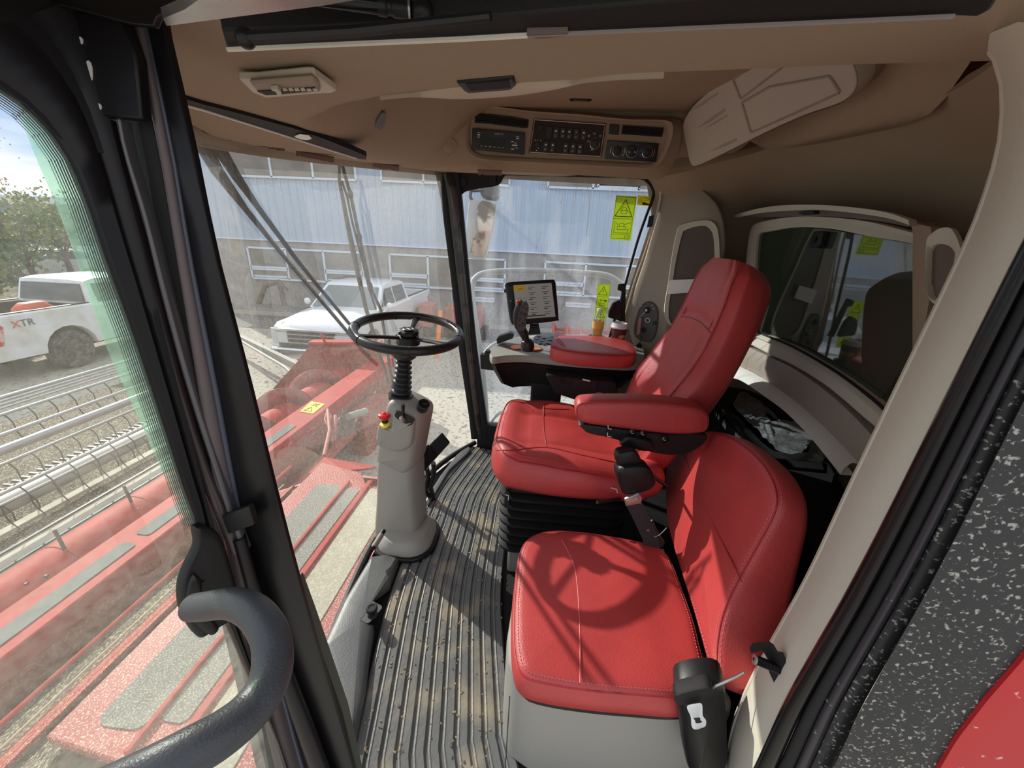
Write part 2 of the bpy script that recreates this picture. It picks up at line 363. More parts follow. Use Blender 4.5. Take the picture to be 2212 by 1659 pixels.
# ceiling
def xl(y): return interp([(-.9, .56), (-.35, .575), (-.13, .59), (.06, .63), (.14, .65), (.28, .70), (.36, .74), (.46, .82), (.6, 1.0), (.9, 1.35)], y)
def zb(x, y): return 1.496+.085*max(0, x-1.0)+.10*ss(-y/.75)*ss((x-.45)/.5)
def zc(x, y):
    a = ss((x-xl(y))/.045); b = ss((1.955-x)/.06)
    c = ss((.66-y-.12*ss((1.5-x)/.6))/.42); d = ss((y+.86)/.10)
    return zb(x, y)+(1.80-zb(x, y))*a*b*c*d
def rearY(x): return interp([(.34, -.40), (.5, -.48), (.7, -.62), (1.02, -.81), (1.3, -.915), (1.64, -.91), (1.9, -.82), (2.0, -.72), (2.06, -.6), (2.22, -.45)], x)
cols = [.33+(i/6)*.0 for i in range(0)]
def colx(s_, y):
    l = xl(y); K_ = [(.0, .33), (.2, l-.012), (.22, l), (.32, l+.045), (.8, 1.86), (.88, 1.90), (.94, 1.96), (1, 2.21)]
    return interp(K_, s_)
svals = [i*.2/6 for i in range(7)]+[.21, .22, .24, .26, .28, .30, .32]+[.32+.48*i/24 for i in range(1, 25)]+[.82, .84, .86, .88, .90, .92, .94, .97, 1]
vs = []; NY = 90
for s_ in svals:
    xn = colx(s_, 0)
    for j in range(NY+1):
        y0 = interp(TOP, xn)+.01; y = y0+(rearY(xn)-.01-y0)*j/NY; x = colx(s_, y)
        y0 = interp(TOP, x)+.01; y = y0+(rearY(x)-.01-y0)*j/NY
        vs.append(V((x, y, zc(x, y))))
mb = MB().add(vs, [(i*(NY+1)+j, (i+1)*(NY+1)+j, (i+1)*(NY+1)+j+1, i*(NY+1)+j+1) for i in range(len(svals)-1) for j in range(NY)])
ceil_ = struct(obj('ceiling', mb, LINER, smooth=60), 'tan moulded headliner of the cab with a raised middle', 'ceiling')
# roof above it
rp = [V((x, y+.06, 1.90)) for x, y in TOP]+[V((2.3, -.4, 1.9)), V((2.2, -1.1, 1.9)), V((.5, -1.1, 1.9)), V((.27, -.5, 1.9)), V((.27, .5, 1.9))]
rf = obj('roof', MB().prism(rp, (0, 0, .08)), REDP, smooth=30)
side = [V((q.x, q.y, 0)) for q in rp]
mb = MB(); nn = len(side)
def lowz(q): return max(1.455, topz(q.x)-.02) if q.y > .2 else 1.47+.11*ss((q.x-.4)/1.5)
mb.loft([[V((q.x, q.y, lowz(q))) for q in side], [V((q.x, q.y, 1.92)) for q in side]], caps=False)
struct(rf, 'cab roof over the headliner', 'roof'); struct(obj('trim_1', mb, LINER, smooth=30, solid=.01, off=0), 'tan outer band of the cab roof', 'trim')

# headliner lip with the black grab recess
lp = [P(u, v, z=1.497) for u, v in ((820, 205), (900, 200), (985, 204), (1060, 201), (1130, 194), (1200, 182), (1260, 168), (1330, 160), (1435, 156))]
up_ = [P(u, v, z=1.503) for u, v in ((820, 201), (900, 190), (985, 176), (1060, 173), (1130, 168), (1200, 164), (1260, 160), (1330, 155), (1435, 151))]
lp = resample(smoothc(lp, 5), 60, False); up_ = resample(smoothc(up_, 5), 60, False)
mb = MB(); mb.loft([[a, a+V((0, 0, -.003)), (a+b)/2+V((0, 0, -.008)), b+V((0, 0, -.006)), b+V((0, 0, .02)), a+V((0, 0, .02))] for a, b in zip(up_, lp)], closed=True)
lip = obj('headliner_lip', mb, mat('lip_beige', (.46, .37, .29), .6, bump=.1, bscale=500), smooth=60); tag(lip, 'pale curved trim lip along the raised edge of the headliner', 'trim lip')
hr = [PD(u, v, .70) for u, v in ((985, 180), (1110, 169), (1114, 186), (1104, 197), (1010, 203), (1000, 199))]
hr = [P(u, v, z=1.4925) for u, v in ((985, 180), (1110, 169), (1115, 186), (1104, 196), (1012, 203), (1003, 199))]
gh = obj('grab_recess', MB().prism(hr, (0, 0, .03)), BLK, lip, bevel=.003)
hr2 = [P(u, v, z=1.4915) for u, v in ((1005, 182), (1098, 174), (1102, 190), (1016, 197))]
obj('grab_pocket', MB().prism(hr2, (0, 0, .002)), BLKM, gh)

# channel of the door seal over the opening, with the pale edging
CH = [(480, 66), (700, 58), (1000, 42), (1250, 20), (1480, 0), (2000, -40), (2150, -50), (2160, -10), (2140, 22), (2110, 38), (2060, 36), (1800, 48), (1480, 62), (1180, 74), (1000, 86), (700, 98), (492, 108)]
ch = obj('door_seal_channel', MB().prism([P(u, v, z=1.452) for u, v in CH], (0, 0, .02)), BLKM, bevel=.002)
tag(ch, 'long black seal channel across the headliner above the door opening', 'seal')
e1 = [P(u, v, z=1.449) for u, v in ((492, 107), (700, 97), (1000, 84), (1140, 76))]
obj('edging', MB().tube(resample(e1, 20, False), .0020, 6), BEIGE, ch)
e2 = [P(u, v, z=1.449) for u, v in ((1140, 76), (1480, 61), (1800, 47), (2060, 35))]
obj('edging', MB().tube(resample(e2, 20, False), .0015, 6), GREYD, ch)
obj('stay_rod', MB().tube([P(525, 82, z=1.44), P(760, 68, z=1.44), P(1060, 35, z=1.44)], [.0045, .004, .003], 8), BLK, ch)
obj('rod_end', MB().ball(P(530, 82, z=1.44), .0075), BLK, ch)
bt = [P(u, v, z=1.448) for u, v in ((1138, 78), (1160, 84), (1190, 82), (1226, 78), (1226, 72), (1138, 74))]
obj('latch_tab', MB().prism(bt, (0, 0, .01)), mat('tab_brown', (.14, .11, .09), .6), ch)
# metal plate and gas strut at the very top of the opening
al = obj('roof_edge_plate', MB().prism([P(u, v, z=1.43) for u, v in ((352, 40), (400, 20), (470, -30), (900, -60), (800, -6), (700, 12), (560, 30), (360, 56))], (0, 0, .006)), ALU)
tag(al, 'scuffed shiny metal plate at the top left edge of the door opening', 'metal plate')
gs = thing('gas_strut', 'black gas strut with a ball end across the top of the opening', 'gas strut', PD(700, 0, .30))
a_, b_ = PD(560, -26, .27), PD(822, 12, .285)
obj('cylinder', MB().tube([a_, b_], .0056, 14), BLKG, gs)
d_ = (b_-a_).normalized(); obj('sleeve', MB().lathe([(.0062, 0), (.0062, .006), (.0052, .007), (.0052, .010), (.0060, .011), (.0060, .024)], b_-d_*.002, d_, 16), BLK, gs)
obj('ball_end', MB().ball(b_+d_*.030, .0085), BLK, gs)
obj('clip_ring', MB().lathe([(.0064, .020), (.0064, .0215)], b_, d_, 16), STEEL, gs)

# B pillar (behind the door opening) : beige trim
PB1 = smoothc([P(u, v, x=.55) for u, v in ((2105, 90), (2150, 160), (2150, 300), (2110, 440), (2060, 560), (1945, 800), (1835, 1030), (1735, 1245), (1650, 1400), (1600, 1500), (1572, 1580), (1560, 1659), (1545, 1800))], 5)
PB2 = smoothc([P(u, v, x=.40) for u, v in ((2212, 40), (2275, 180), (2275, 330), (2240, 450), (2170, 620), (2075, 810), (2000, 960), (1905, 1150), (1820, 1310), (1745, 1440), (1690, 1540), (1640, 1650), (1590, 1800))], 5)
n_ = 60; PB1 = resample(PB1, n_, False); PB2 = resample(PB2, n_, False)
rings = []
for a, b in zip(PB1, PB2):
    t = (b-a); nr = V((-.5, .86, 0)).normalized()
    rings.append([a-nr*.05, a-nr*.010, a+t*.03-nr*.002, a+t*.10+nr*.001, a+t*.13-nr*.003, a+t*.16+nr*.001, a+t*.5+nr*.002, a+t*.90-nr*.001, b-nr*.012, b-nr*.06])
struct(obj('trim_2', MB().loft(rings, closed=False), BEIGE, smooth=50), 'beige door pillar trim sloping down the right of the opening', 'pillar')
# rubber seals, ribs and the dirty black outer panel beside it
def strip(name, l1, x1, l2, x2, m, parent=None, lift=.004, hump=True):
    a = resample(smoothc([P(u, v, x=x1) for u, v in l1], 4), 40, False); b = resample(smoothc([P(u, v, x=x2) for u, v in l2], 4), 40, False)
    nr = V((-.75, .66, 0)).normalized(); rg = []
    for p, q in zip(a, b):
        m_ = (p+q)/2; rg.append([p-nr*.02, p, p.lerp(q, .2)+nr*lift*.8, m_+nr*lift, p.lerp(q, .8)+nr*lift*.8, q, q-nr*.02])
    return obj(name, MB().loft(rg, closed=False), m, parent, smooth=60)
def ln(off):  # line parallel to the pillar's outer edge, px to the right of it
    return [(2290+off, 380), (2170+off, 620), (2075+off, 810), (2000+off, 960), (1905+off, 1150), (1820+off, 1310), (1745+off, 1440), (1690+off, 1540), (1640+off, 1650), (1570+off*.95, 1800)]
SE = thing('door_seal', 'black glossy rubber seals running down beside the beige pillar', 'seal', P(1700, 1600, x=.39))
strip('lip_seal', ln(-6), .398, ln(42), .385, BLKG, SE, .006)
strip('seal_rib', ln(46), .383, ln(78), .375, BLKM, SE, .0025)
strip('seal_rib', ln(80), .375, ln(112), .368, mat('rib_black_gloss', (.03, .028, .034), .3, col2=(.42, .38, .36), nscale=46, thr=(.66, .72), detail=8), SE, .004)
strip('seal_rib', ln(116), .368, ln(165), .36, DIRTB, SE, .003)
a = [P(u, v, x=.345) for u, v in ln(165)]; b = [P(u, v, x=.33) for u, v in ((2700, 380), (2600, 620), (2500, 810), (2440, 1000), (2330, 1240), (2212, 1405), (2125, 1505), (2060, 1590), (2020, 1659), (1950, 1800))]
a = resample(a, 40, False); b = resample(b, 40, False)
ob = obj('outer_cab_panel', MB().loft([[p, p.lerp(q, .3)+V((-.003, 0, 0)), p.lerp(q, .7)+V((-.003, 0, 0)), q, q+V((.03, 0, 0))] for p, q in zip(a, b)], closed=False), DIRTB, smooth=50)
tag(ob, 'black outer cab panel spattered with dry mud at the lower right', 'panel')
c_ = [q+V((-.004, 0, 0)) for q in b]; d2 = [q+V((0, -.5, -.1)) for q in b]
rp_ = obj('red_body_panel', MB().loft([[p+V((.03, 0, 0)), p, p.lerp(q, .04)+V((-.006, 0, 0)), q+V((-.006, 0, 0))] for p, q in zip(c_, d2)], closed=False), mat('red_panel_spattered', (.50, .02, .025), .35, col2=(.75, .45, .40), nscale=60, thr=(.66, .72), detail=8), smooth=50)
tag(rp_, 'red painted body panel with mud flecks in the lower right corner', 'panel')

# A pillar and the frame of the opened door: black sections standing side by side
def upright(name, pix, x, m, parent, th=.02, kind='flat', r=.01, yb=None):
    """pix: list of (u_left, u_right, v); a vertical member at depth x"""
    a = [P(l, v, x=x) for l, r_, v in pix]; b = [P(r_, v, x=x) for l, r_, v in pix]
    a = resample(smoothc(a, 4), 30, False); b = resample(smoothc(b, 4), 30, False)
    rg = []
    for p, q in zip(a, b):
        n_ = V((-1, 0, 0)) ; t = q-p; wv = t.length
        if kind == 'flat': rg.append([p+V((th, 0, 0)), p, p.lerp(q, .06)+n_*.002, q.lerp(p, .06)+n_*.002, q, q+V((th, 0, 0))])
        else: rg.append([p.lerp(q, .5-.5*cos(pi*k/10))+n_*(sin(pi*k/10)*wv*.5) for k in range(11)]+[p.lerp(q, .5)+V((.012, 0, 0))])
    return obj(name, MB().loft(rg), m, parent, smooth=50)
AP = thing('trim_3', 'black front door pillar with the cab frame behind it', 'pillar', P(740, 1620, x=.40)); AP['kind'] = 'structure'
upright('pillar_face', [(290, 335, -80), (318, 357, 60), (338, 380, 160), (374, 419, 330), (415, 467, 560), (468, 538, 830), (520, 607, 1110), (578, 672, 1350), (640, 745, 1600), (700, 800, 1800)], .43, PILM, AP, th=.006)
upright('seal_strip', [(264, 284, -80), (292, 312, 60), (312, 332, 160), (348, 368, 330), (386, 406, 560), (432, 458, 830), (480, 512, 1110), (528, 566, 1350), (590, 632, 1600), (640, 690, 1800)], .425, STRIP, AP, th=.03, kind='round')
upright('blue_black_bead', [(284, 291, -80), (312, 319, 60), (332, 340, 160), (368, 377, 330), (406, 416, 560), (458, 470, 830), (512, 522, 1110), (566, 580, 1350), (632, 642, 1600), (690, 702, 1800)], .428, mat('bead', (.05, .055, .08), .25), AP, th=.02, kind='round')
upright('pillar_groove', [(230, 264, -80), (258, 292, 60), (278, 312, 160), (314, 348, 330), (350, 386, 560), (392, 432, 830), (436, 480, 1110), (480, 528, 1350), (540, 590, 1600), (585, 640, 1800)], .432, BLKM, AP, th=.03)
obj('top_gusset', MB().prism([P(u, v, x=.40) for u, v in ((-900, -900), (500, -160), (476, 0), (396, 18), (352, 46), (345, 64), (300, 60), (150, 20), (-200, 60), (-900, 100))], (-.006, 0, 0)), PILM, AP, bevel=.001)
# the opened door: glass, rounded black frame, grooved edge, lift tube, grab handle
DP0, DN = V((.405, .445, 1)), V((.42, 1, 0)).normalized()
def D(u, v, off=0): return PP(u, v, DP0+DN*off, DN)
dr = thing('door_1', 'opened cab door with dusty glass, black frame and grab handle', 'door', D(430, 1700)); dr['kind'] = 'structure'
edge = [(-160, 120), (-60, 160), (0, 190), (60, 232), (110, 285), (150, 345), (190, 440), (230, 560), (290, 725), (345, 890), (400, 1060), (425, 1130), (445, 1250), (490, 1345), (530, 1440), (580, 1560), (620, 1659), (660, 1760)]
E1 = resample(smoothc([D(u, v) for u, v in edge], 4), 90, False)
# outer side of the frame = the grooved column next to the pillar
col = [(150, 0), (165, 10), (180, 60), (195, 120), (215, 190), (232, 260), (250, 330), (268, 400), (300, 520), (345, 700), (392, 880), (438, 1060), (470, 1180), (495, 1290), (530, 1400), (570, 1520), (610, 1640), (650, 1760)]
E2 = resample(smoothc([D(u, v) for u, v in col], 4), 90, False)
rg = []
for p, q in zip(E1, E2): rg.append([p+DN*.012, p, p.lerp(q, .08)-DN*.005, p.lerp(q, .5)-DN*.006, p.lerp(q, .62)-DN*.002, p.lerp(q, .75)-DN*.006, q-DN*.006, q+DN*.02])
obj('door_frame', MB().loft(rg), PILM, dr, smooth=50)
top_ = [(-160, -300), (150, -60), (165, 10), (150, 0)]
obj('door_frame', MB().prism([D(u, v, -.004) for u, v in ((-200, 110), (-60, 155), (0, 186), (60, 228), (112, 282), (170, 330), (245, 330), (215, 190), (180, 60), (160, 0), (120, -80), (-200, -120))], DN*.012), PILM, dr)
# glass
gl_o = [D(u, v, .004) for u, v in ((-700, 60), (-160, 120), (0, 190), (60, 232), (110, 285), (150, 345), (230, 560), (345, 890), (425, 1130), (490, 1345), (580, 1560), (660, 1760), (600, 2100), (-700, 2600))]
obj('glass', MB().prism(gl_o, DN*.001), DOORG, dr, smooth=0)
# halftone band of printed dots following the glass edge
mb = MB(); T1 = resample([D(u, v, .002) for u, v in edge[1:12]], 620, False)
for i in range(1, 619):
    t = (T1[i+1]-T1[i-1]).normalized(); nn_ = DN.cross(t)
    if nn_.x > 0: nn_ = -nn_
    for k, rr in enumerate((.0008, .0008, .00075, .0007, .00065, .00055, .0005, .0004)):
        c = T1[i]+nn_*(.0012+k*.0019)+t*(.0010*(k % 2)); mb.add([c+(t*cos(a)+nn_*sin(a))*rr for a in (0, pi/3, 2*pi/3, pi, 4*pi/3, 5*pi/3)], [(0, 1, 2, 3, 4, 5)])
obj('frit_dots', mb, mat('frit_grey', (.10, .13, .11), .6), dr, smooth=0, label='black printed dots along the glass edge')
# green tinted rim of the bent glass
gi = [(62, 232), (128, 300), (165, 372), (213, 520), (262, 660), (322, 830), (380, 1010), (424, 1140), (436, 1220)]
go = [(35, 215), (48, 262), (78, 342), (120, 440), (172, 580), (226, 740), (288, 880), (352, 1020), (402, 1120)]
gi = resample(smoothc([D(u, v, .010) for u, v in gi], 4), 50, False); go = resample(smoothc([D(u, v, .030) for u, v in go], 4), 50, False)
obj('glass_rim', MB().loft([[a, a.lerp(b, .3)+DN*.004, a.lerp(b, .7)+DN*.005, b] for a, b in zip(gi, go)], closed=False), FILM, dr, smooth=60, label='green tinted bent glass rim')
# tubes beside the frame
upr = [(216, 231, 255), (234, 249, 330), (275, 291, 470), (322, 340, 640), (372, 392, 830), (428, 450, 1010), (468, 492, 1110), (500, 522, 1190)]
upright('lift_tube', upr, .412, mat('tube_black', (.05, .035, .035), .25), dr, kind='round')
upr2 = [(254, 262, 258), (268, 277, 330), (310, 320, 470), (352, 364, 640), (404, 416, 830), (462, 474, 1010), (494, 506, 1110), (524, 536, 1190)]
upright('lift_tube', upr2, .414, mat('tube_grey', (.10, .095, .10), .22, metal=.3), dr, kind='round')
upright('lift_tube', [(505, 530, 1160), (545, 572, 1300), (600, 628, 1450), (655, 690, 1600), (720, 760, 1780)], .414, PILM, dr, kind='round')
upright('filler', [(150, 262, -40), (190, 300, 60), (225, 330, 190), (250, 352, 330), (300, 398, 560), (375, 480, 830), (450, 545, 1110), (505, 600, 1350), (570, 650, 1600), (620, 700, 1800)], .45, BLKM, dr, th=.01)
br = obj('tube_bracket', MB().prism([P(u, v, x=.405) for u, v in ((160, 20), (262, 40), (292, 120), (306, 258), (205, 250), (186, 150))], (.012, 0, 0)), PILM, dr, bevel=.002)
for (u, v, a_, b_) in ((172, 88, 6, 9), (190, 160, 9, 30), (212, 231, 6, 8)):
    obj('slot', MB().prism([P(u+a_*cos(t*pi/6), v+b_*sin(t*pi/6), x=.4035) for t in range(12)], (.001, 0, 0)), mat('slot_pale', (.62, .58, .56), .5), br, smooth=0)
obj('clamp', MB().prism([P(u, v, x=.404) for u, v in ((478, 1115), (536, 1095), (548, 1135), (492, 1155))], (.012, 0, 0)), BLK, dr, bevel=.002)
for u, v in ((259, 518), (341, 793), (433, 1032)):
    obj('screw_hole', MB().lathe([(.003, 0), (.003, .001)], P(u, v, x=.402), (-1, 0, 0), 12), BLKM, dr)
mb, _ = pillow([D(u, v, -.012) for u, v in smoothpix([(424, 1140), (425, 1180), (404, 1225), (391, 1265), (392, 1310), (408, 1350), (432, 1378), (462, 1362), (492, 1345), (520, 1330), (500, 1230), (470, 1150)])], -DN, [(0, -.012), (0, 0), (.003, .003)], crown=.001, n=80)
obj('handle_plate', mb, BLK, dr, smooth=50)
mb, _ = pillow([D(u, v, -.016) for u, v in smoothpix([(415, 1240), (403, 1270), (402, 1310), (420, 1345), (452, 1368), (468, 1350), (445, 1325), (432, 1290), (430, 1250)])], -DN, [(0, 0), (0, .006), (.004, .009)], crown=.001, n=60)
obj('handle_foot', mb, BLK, dr, smooth=50)
for u, v in ((434, 1260), (460, 1338)): obj('bolt', MB().lathe([(.004, 0), (.004, .004), (.002, .004)], D(u, v, -.016), -DN, 6), BLK, dr)
hp = [(418, 1312, .49), (452, 1308, .475), (500, 1303, .455), (545, 1320, .43), (580, 1365, .405), (590, 1425, .385), (575, 1485, .365), (535, 1540, .345), (480, 1585, .325), (410, 1625, .308), (330, 1668, .295), (200, 1730, .285), (60, 1790, .28)]
hpts = smoothc([PD(*q) for q in hp], 8)
obj('grab_handle', MB().tube(hpts, [.0165+.002*min(1, i/40) for i in range(len(hpts))], 24), mat('handle_rubber', (.05, .053, .058), .42, bump=.25, bscale=420), dr, smooth=60)
# bottom right corner of the door opening: greenish kick trim
kt = obj('kick_trim', MB().prism([P(u, v, x=.46) for u, v in ((612, 1270), (640, 1255), (668, 1330), (700, 1420), (742, 1540), (770, 1659), (800, 1800), (720, 1800), (690, 1580), (650, 1400))], (.02, 0, 0)), mat('olive_grey', (.075, .08, .06), .6), bevel=.002)
tag(kt, 'olive grey kick trim at the foot of the front door pillar', 'trim')

# windscreen : bent glass, bottom and top rails
W = []
for i in range(41):
    x = .50+(2.2-.50)*i/40; yb, yt = interp(BOT, x)+.012, interp(TOP, x)+.012; r = []
    for j in range(13):
        t = j/12; r.append(V((x+(1-t)*0, yb+(yt-yb)*t+.05*sin(pi*t), .03+(topz(x)+.03-.03)*t)))
    W.append(r)
ws = struct(obj('window_1', MB().loft(W, closed=False), WSG, smooth=80), 'large bent windscreen filmed with dust', 'windscreen')
obj('bottom_rail', MB().tube([V((x, y+.012, .02)) for x, y in BOT[4:]], .016, 10), BLKM, ws)
# left edge moulding of the far part of the windscreen and far front pillar
pl = thing('trim_4', 'narrow black far front corner pillar between the two panes', 'pillar', P(1040, 960, x=2.2)); pl['kind'] = 'structure'
def lean(name, l, x, m, th=.03):
    a = [P(p[0], p[2], x=x) for p in l]; b = [P(p[1], p[2], x=x) for p in l]
    rg = [[p+V((th, 0, 0)), p, p.lerp(q, .5)+V((-.006, 0, 0)), q, q+V((th, 0, 0))] for p, q in zip(a, b)]
    return obj(name, MB().loft(rg), m, pl, smooth=50)
lean('glass_seal', [(938, 954, 362), (952, 966, 430), (974, 986, 600), (992, 1006, 760), (1013, 1024, 900), (1018, 1032, 948)], 2.17, BLKM)
lean('glass_edge', [(954, 962, 362), (966, 974, 430), (985, 993, 600), (1004, 1013, 760), (1024, 1028, 900), (1028, 1034, 948)], 2.18, mat('glass_edge_green', (.16, .19, .17), .2))
lean('inner_post', [(961, 978, 362), (973, 990, 430), (992, 1006, 600), (1011, 1022, 760), (1028, 1036, 900), (1034, 1042, 948)], 2.165, mat('post_brown_black', (.06, .045, .04), .18, col2=(.015, .012, .012), nscale=5, thr=(.45, .5)))
lean('window_seal', [(976, 990, 362), (989, 997, 430), (1005, 1013, 600), (1020, 1030, 760), (1035, 1050, 900), (1040, 1056, 948)], 2.17, BLKM)

# right side window
SW = [(1000, 425), (990, 440), (1000, 560), (1015, 700), (1030, 830), (1042, 912), (1050, 920), (1120, 922), (1300, 930), (1313, 760), (1325, 700), (1342, 640), (1378, 520), (1398, 460), (1411, 425), (1408, 405), (1395, 388), (1370, 380), (1240, 376), (1100, 372)]
sgl = [P(u, v, x=2.205) for u, v in SW+[]]
sgl = [P(u, v, x=2.205) for u, v in ((975, 372), (1052, 925), (1300, 940), (1345, 640), (1415, 430), (1412, 400), (1395, 382), (1100, 366))]
s2 = struct(obj('window_2', MB().prism(sgl, (.004, 0, 0)), SIDG, smooth=0), 'wiped side window of the far side with swirl marks', 'window')
fr_ = smoothpix([(1075, 375), (1240, 379), (1370, 383), (1398, 392), (1411, 412), (1409, 432), (1396, 466), (1376, 525), (1345, 635), (1325, 700), (1312, 760), (1300, 925)], closed=False)
fr_ = [P(u, v, x=2.19) for u, v in fr_]
obj('frame', MB().tube(fr_, .007, 8), BLKM, s2)
obj('sill', MB().prism([P(u, v, x=2.17) for u, v in ((1030, 926), (1042, 918), (1090, 922), (1300, 930), (1300, 1000), (1030, 1000))], (.06, 0, 0)), BLKM, s2, bevel=.004)
cp = smoothpix([(976, 372), (1085, 372), (1086, 385), (1080, 396), (1068, 402), (1030, 408), (1003, 415), (990, 430), (984, 420)])
cpl = obj('corner_plate', MB().prism([P(u, v, x=2.19) for u, v in cp], (.01, 0, 0)), BLKM, s2)
for u, v in ((998, 394), (1063, 388)): obj('plug', MB().lathe([(.024, 0), (.022, .004), (.0, .004)], P(u, v, x=2.186), (-1, 0, 0), 20), BLK, cpl)
# swirl marks wiped on the window: pale dried drips
mb = MB()
for l in ([(1245, 395), (1243, 420), (1237, 455)], [(1262, 392), (1271, 412), (1272, 450), (1266, 510)], [(1240, 400), (1252, 402)], [(1210, 440), (1216, 425), (1214, 418)], [(1168, 500), (1158, 540), (1155, 590), (1153, 605)], [(1173, 520), (1166, 560), (1162, 604)], [(1228, 580), (1220, 610), (1205, 640)], [(1262, 560), (1258, 600), (1240, 640), (1214, 672)], [(1238, 560), (1232, 600), (1214, 650), (1208, 676)]):
    mb.tube(smoothc([P(u, v, x=2.198) for u, v in l], 5), .0011, 5)
for l in ([(1245, 575), (1210, 640)],): pass
dr2 = obj('dried_drips', mb, mat('dried_drip', (.75, .74, .66), .7), s2, label='pale dried drips')

# side rail outside and mirror
rl = thing('hand_rail', 'pale grey bent hand rail outside the side window', 'rail', PD(1062, 1000, 2.5))
rp2 = [PD(u, v, 2.55) for u, v in ((1062, 1080), (1052, 930), (1044, 820), (1034, 740), (1022, 660), (1020, 625), (1028, 600), (1060, 588), (1150, 585), (1260, 590), (1315, 597), (1350, 620))]
obj('upper_bar', MB().tube(smoothc(rp2, 6), .020, 12), mat('rail_grey', (.50, .49, .45), .5), rl)
obj('lower_bar', MB().tube(smoothc([PD(u, v, 2.6) for u, v in ((1040, 790), (1046, 765), (1070, 742), (1110, 735), (1180, 735))], 6), .012, 10), mat('rail_grey', (.50, .49, .45), .5), rl)
obj('lower_bar', MB().tube(smoothc([PD(u, v, 2.5) for u, v in ((1056, 930), (1062, 910), (1085, 890), (1140, 878))], 6), .010, 10), mat('rail_grey', (.50, .49, .45), .5), rl)
mr = thing('wing_mirror', 'tall pale wing mirror with a smaller mirror above it outside', 'mirror', PD(1040, 560, 2.75))
hs = [PD(u, v, 2.75) for u, v in smoothpix([(1012, 440), (1022, 430), (1068, 434), (1072, 450), (1062, 505), (1050, 550), (1040, 556), (1008, 550), (1003, 530), (1008, 480)])]
mb, _ = pillow(hs, -FW, [(0, -.05), (.0, -.01), (.004, 0)], crown=.001, n=60); obj('housing', mb, mat('mirror_shell', (.52, .51, .46), .6), mr, smooth=50)
gm = [PD(u, v, 2.735) for u, v in smoothpix([(1036, 437), (1066, 440), (1069, 452), (1060, 505), (1048, 548), (1042, 553), (1015, 550), (1017, 540), (1026, 490)])]
MN = (V((-.80, -.42, -.18))).normalized()
obj('mirror_glass', MB().prism(gm, FW*.003), mat('mirror_face', (.55, .47, .36), .12, metal=.55, col2=(.16, .13, .10), nscale=7, thr=(.5, .56)), mr)
hs = [PD(u, v, 2.75) for u, v in smoothpix([(1038, 405), (1072, 398), (1079, 404), (1074, 428), (1045, 424)])]
mb, _ = pillow(hs, -FW, [(0, -.04), (0, 0), (.003, .003)], crown=.001, n=40); obj('upper_housing', mb, mat('mirror_shell_dark', (.10, .09, .08), .4), mr, smooth=50)
obj('mirror_arm', MB().tube([P(992, 385, x=2.23), PD(1018, 405, 2.7), PD(1016, 425, 2.75), PD(1022, 437, 2.78)], .012, 8), mat('arm_dark', (.06, .05, .05), .5), mr)
obj('mirror_arm', MB().tube([PD(1020, 412, 2.72), PD(1050, 412, 2.76)], .010, 8), mat('arm_dark', (.06, .05, .05), .5), mr)
# ================================================================ REAR WALL, CORNER PILLAR, REAR WINDOW
wt = smoothc([V(q) for q in ((.50, -.48, 1.51), (.70, -.62, 1.575), (1.02, -.81, 1.62), (1.3, -.915, 1.668), (1.64, -.91, 1.69), (1.9, -.82, 1.665), (2.0, -.72, 1.645), (2.06, -.60, 1.612), (2.20, -.47, 1.603))], 8)
wm = smoothc([V(q) for q in ((.50, -.50, 1.35), (.70, -.76, 1.42), (.95, -1.02, 1.46), (1.3, -1.12, 1.48), (1.7, -1.14, 1.48), (2.15, -1.12, 1.46), (2.19, -.94, 1.44), (2.19, -.72, 1.43), (2.215, -.535, 1.42))], 8)
wl = smoothc([V(q) for q in ((.50, -.52, .90), (.72, -.86, .90), (.98, -1.15, .90), (1.3, -1.24, .90), (1.7, -1.26, .90), (2.18, -1.24, .90), (2.22, -.94, .90), (2.20, -.66, .90), (2.205, -.44, .90))], 8)
wb = smoothc([V(q) for q in ((.50, -.52, .0), (.72, -.88, .0), (.98, -1.2, .0), (1.3, -1.28, .0), (1.7, -1.30, .0), (2.18, -1.28, .0), (2.22, -.94, .0), (2.20, -.66, .0), (2.205, -.42, .0))], 8)
NW = 70; wt, wm, wl, wb = [resample(q, NW, False) for q in (wt, wm, wl, wb)]
rows = []
for i in range(NW):
    col_ = [wt[i]+V((0, -.02, .03)), wt[i]]
    for k in range(1, 6): t = k/5; a = wt[i].lerp(wm[i], t); col_.append(a+(wm[i]-wt[i]).cross(V((1, 0, 0))).normalized()*0)
    for k in range(1, 7): col_.append(wm[i].lerp(wl[i], k/6))
    col_ += [wl[i].lerp(wb[i], .4), wb[i]]
    rows.append(col_)
struct(obj('wall_rear', MB().loft(rows, closed=False), LINER, smooth=60), 'tan moulded rear wall of the cab curving round to the far corner', 'wall')
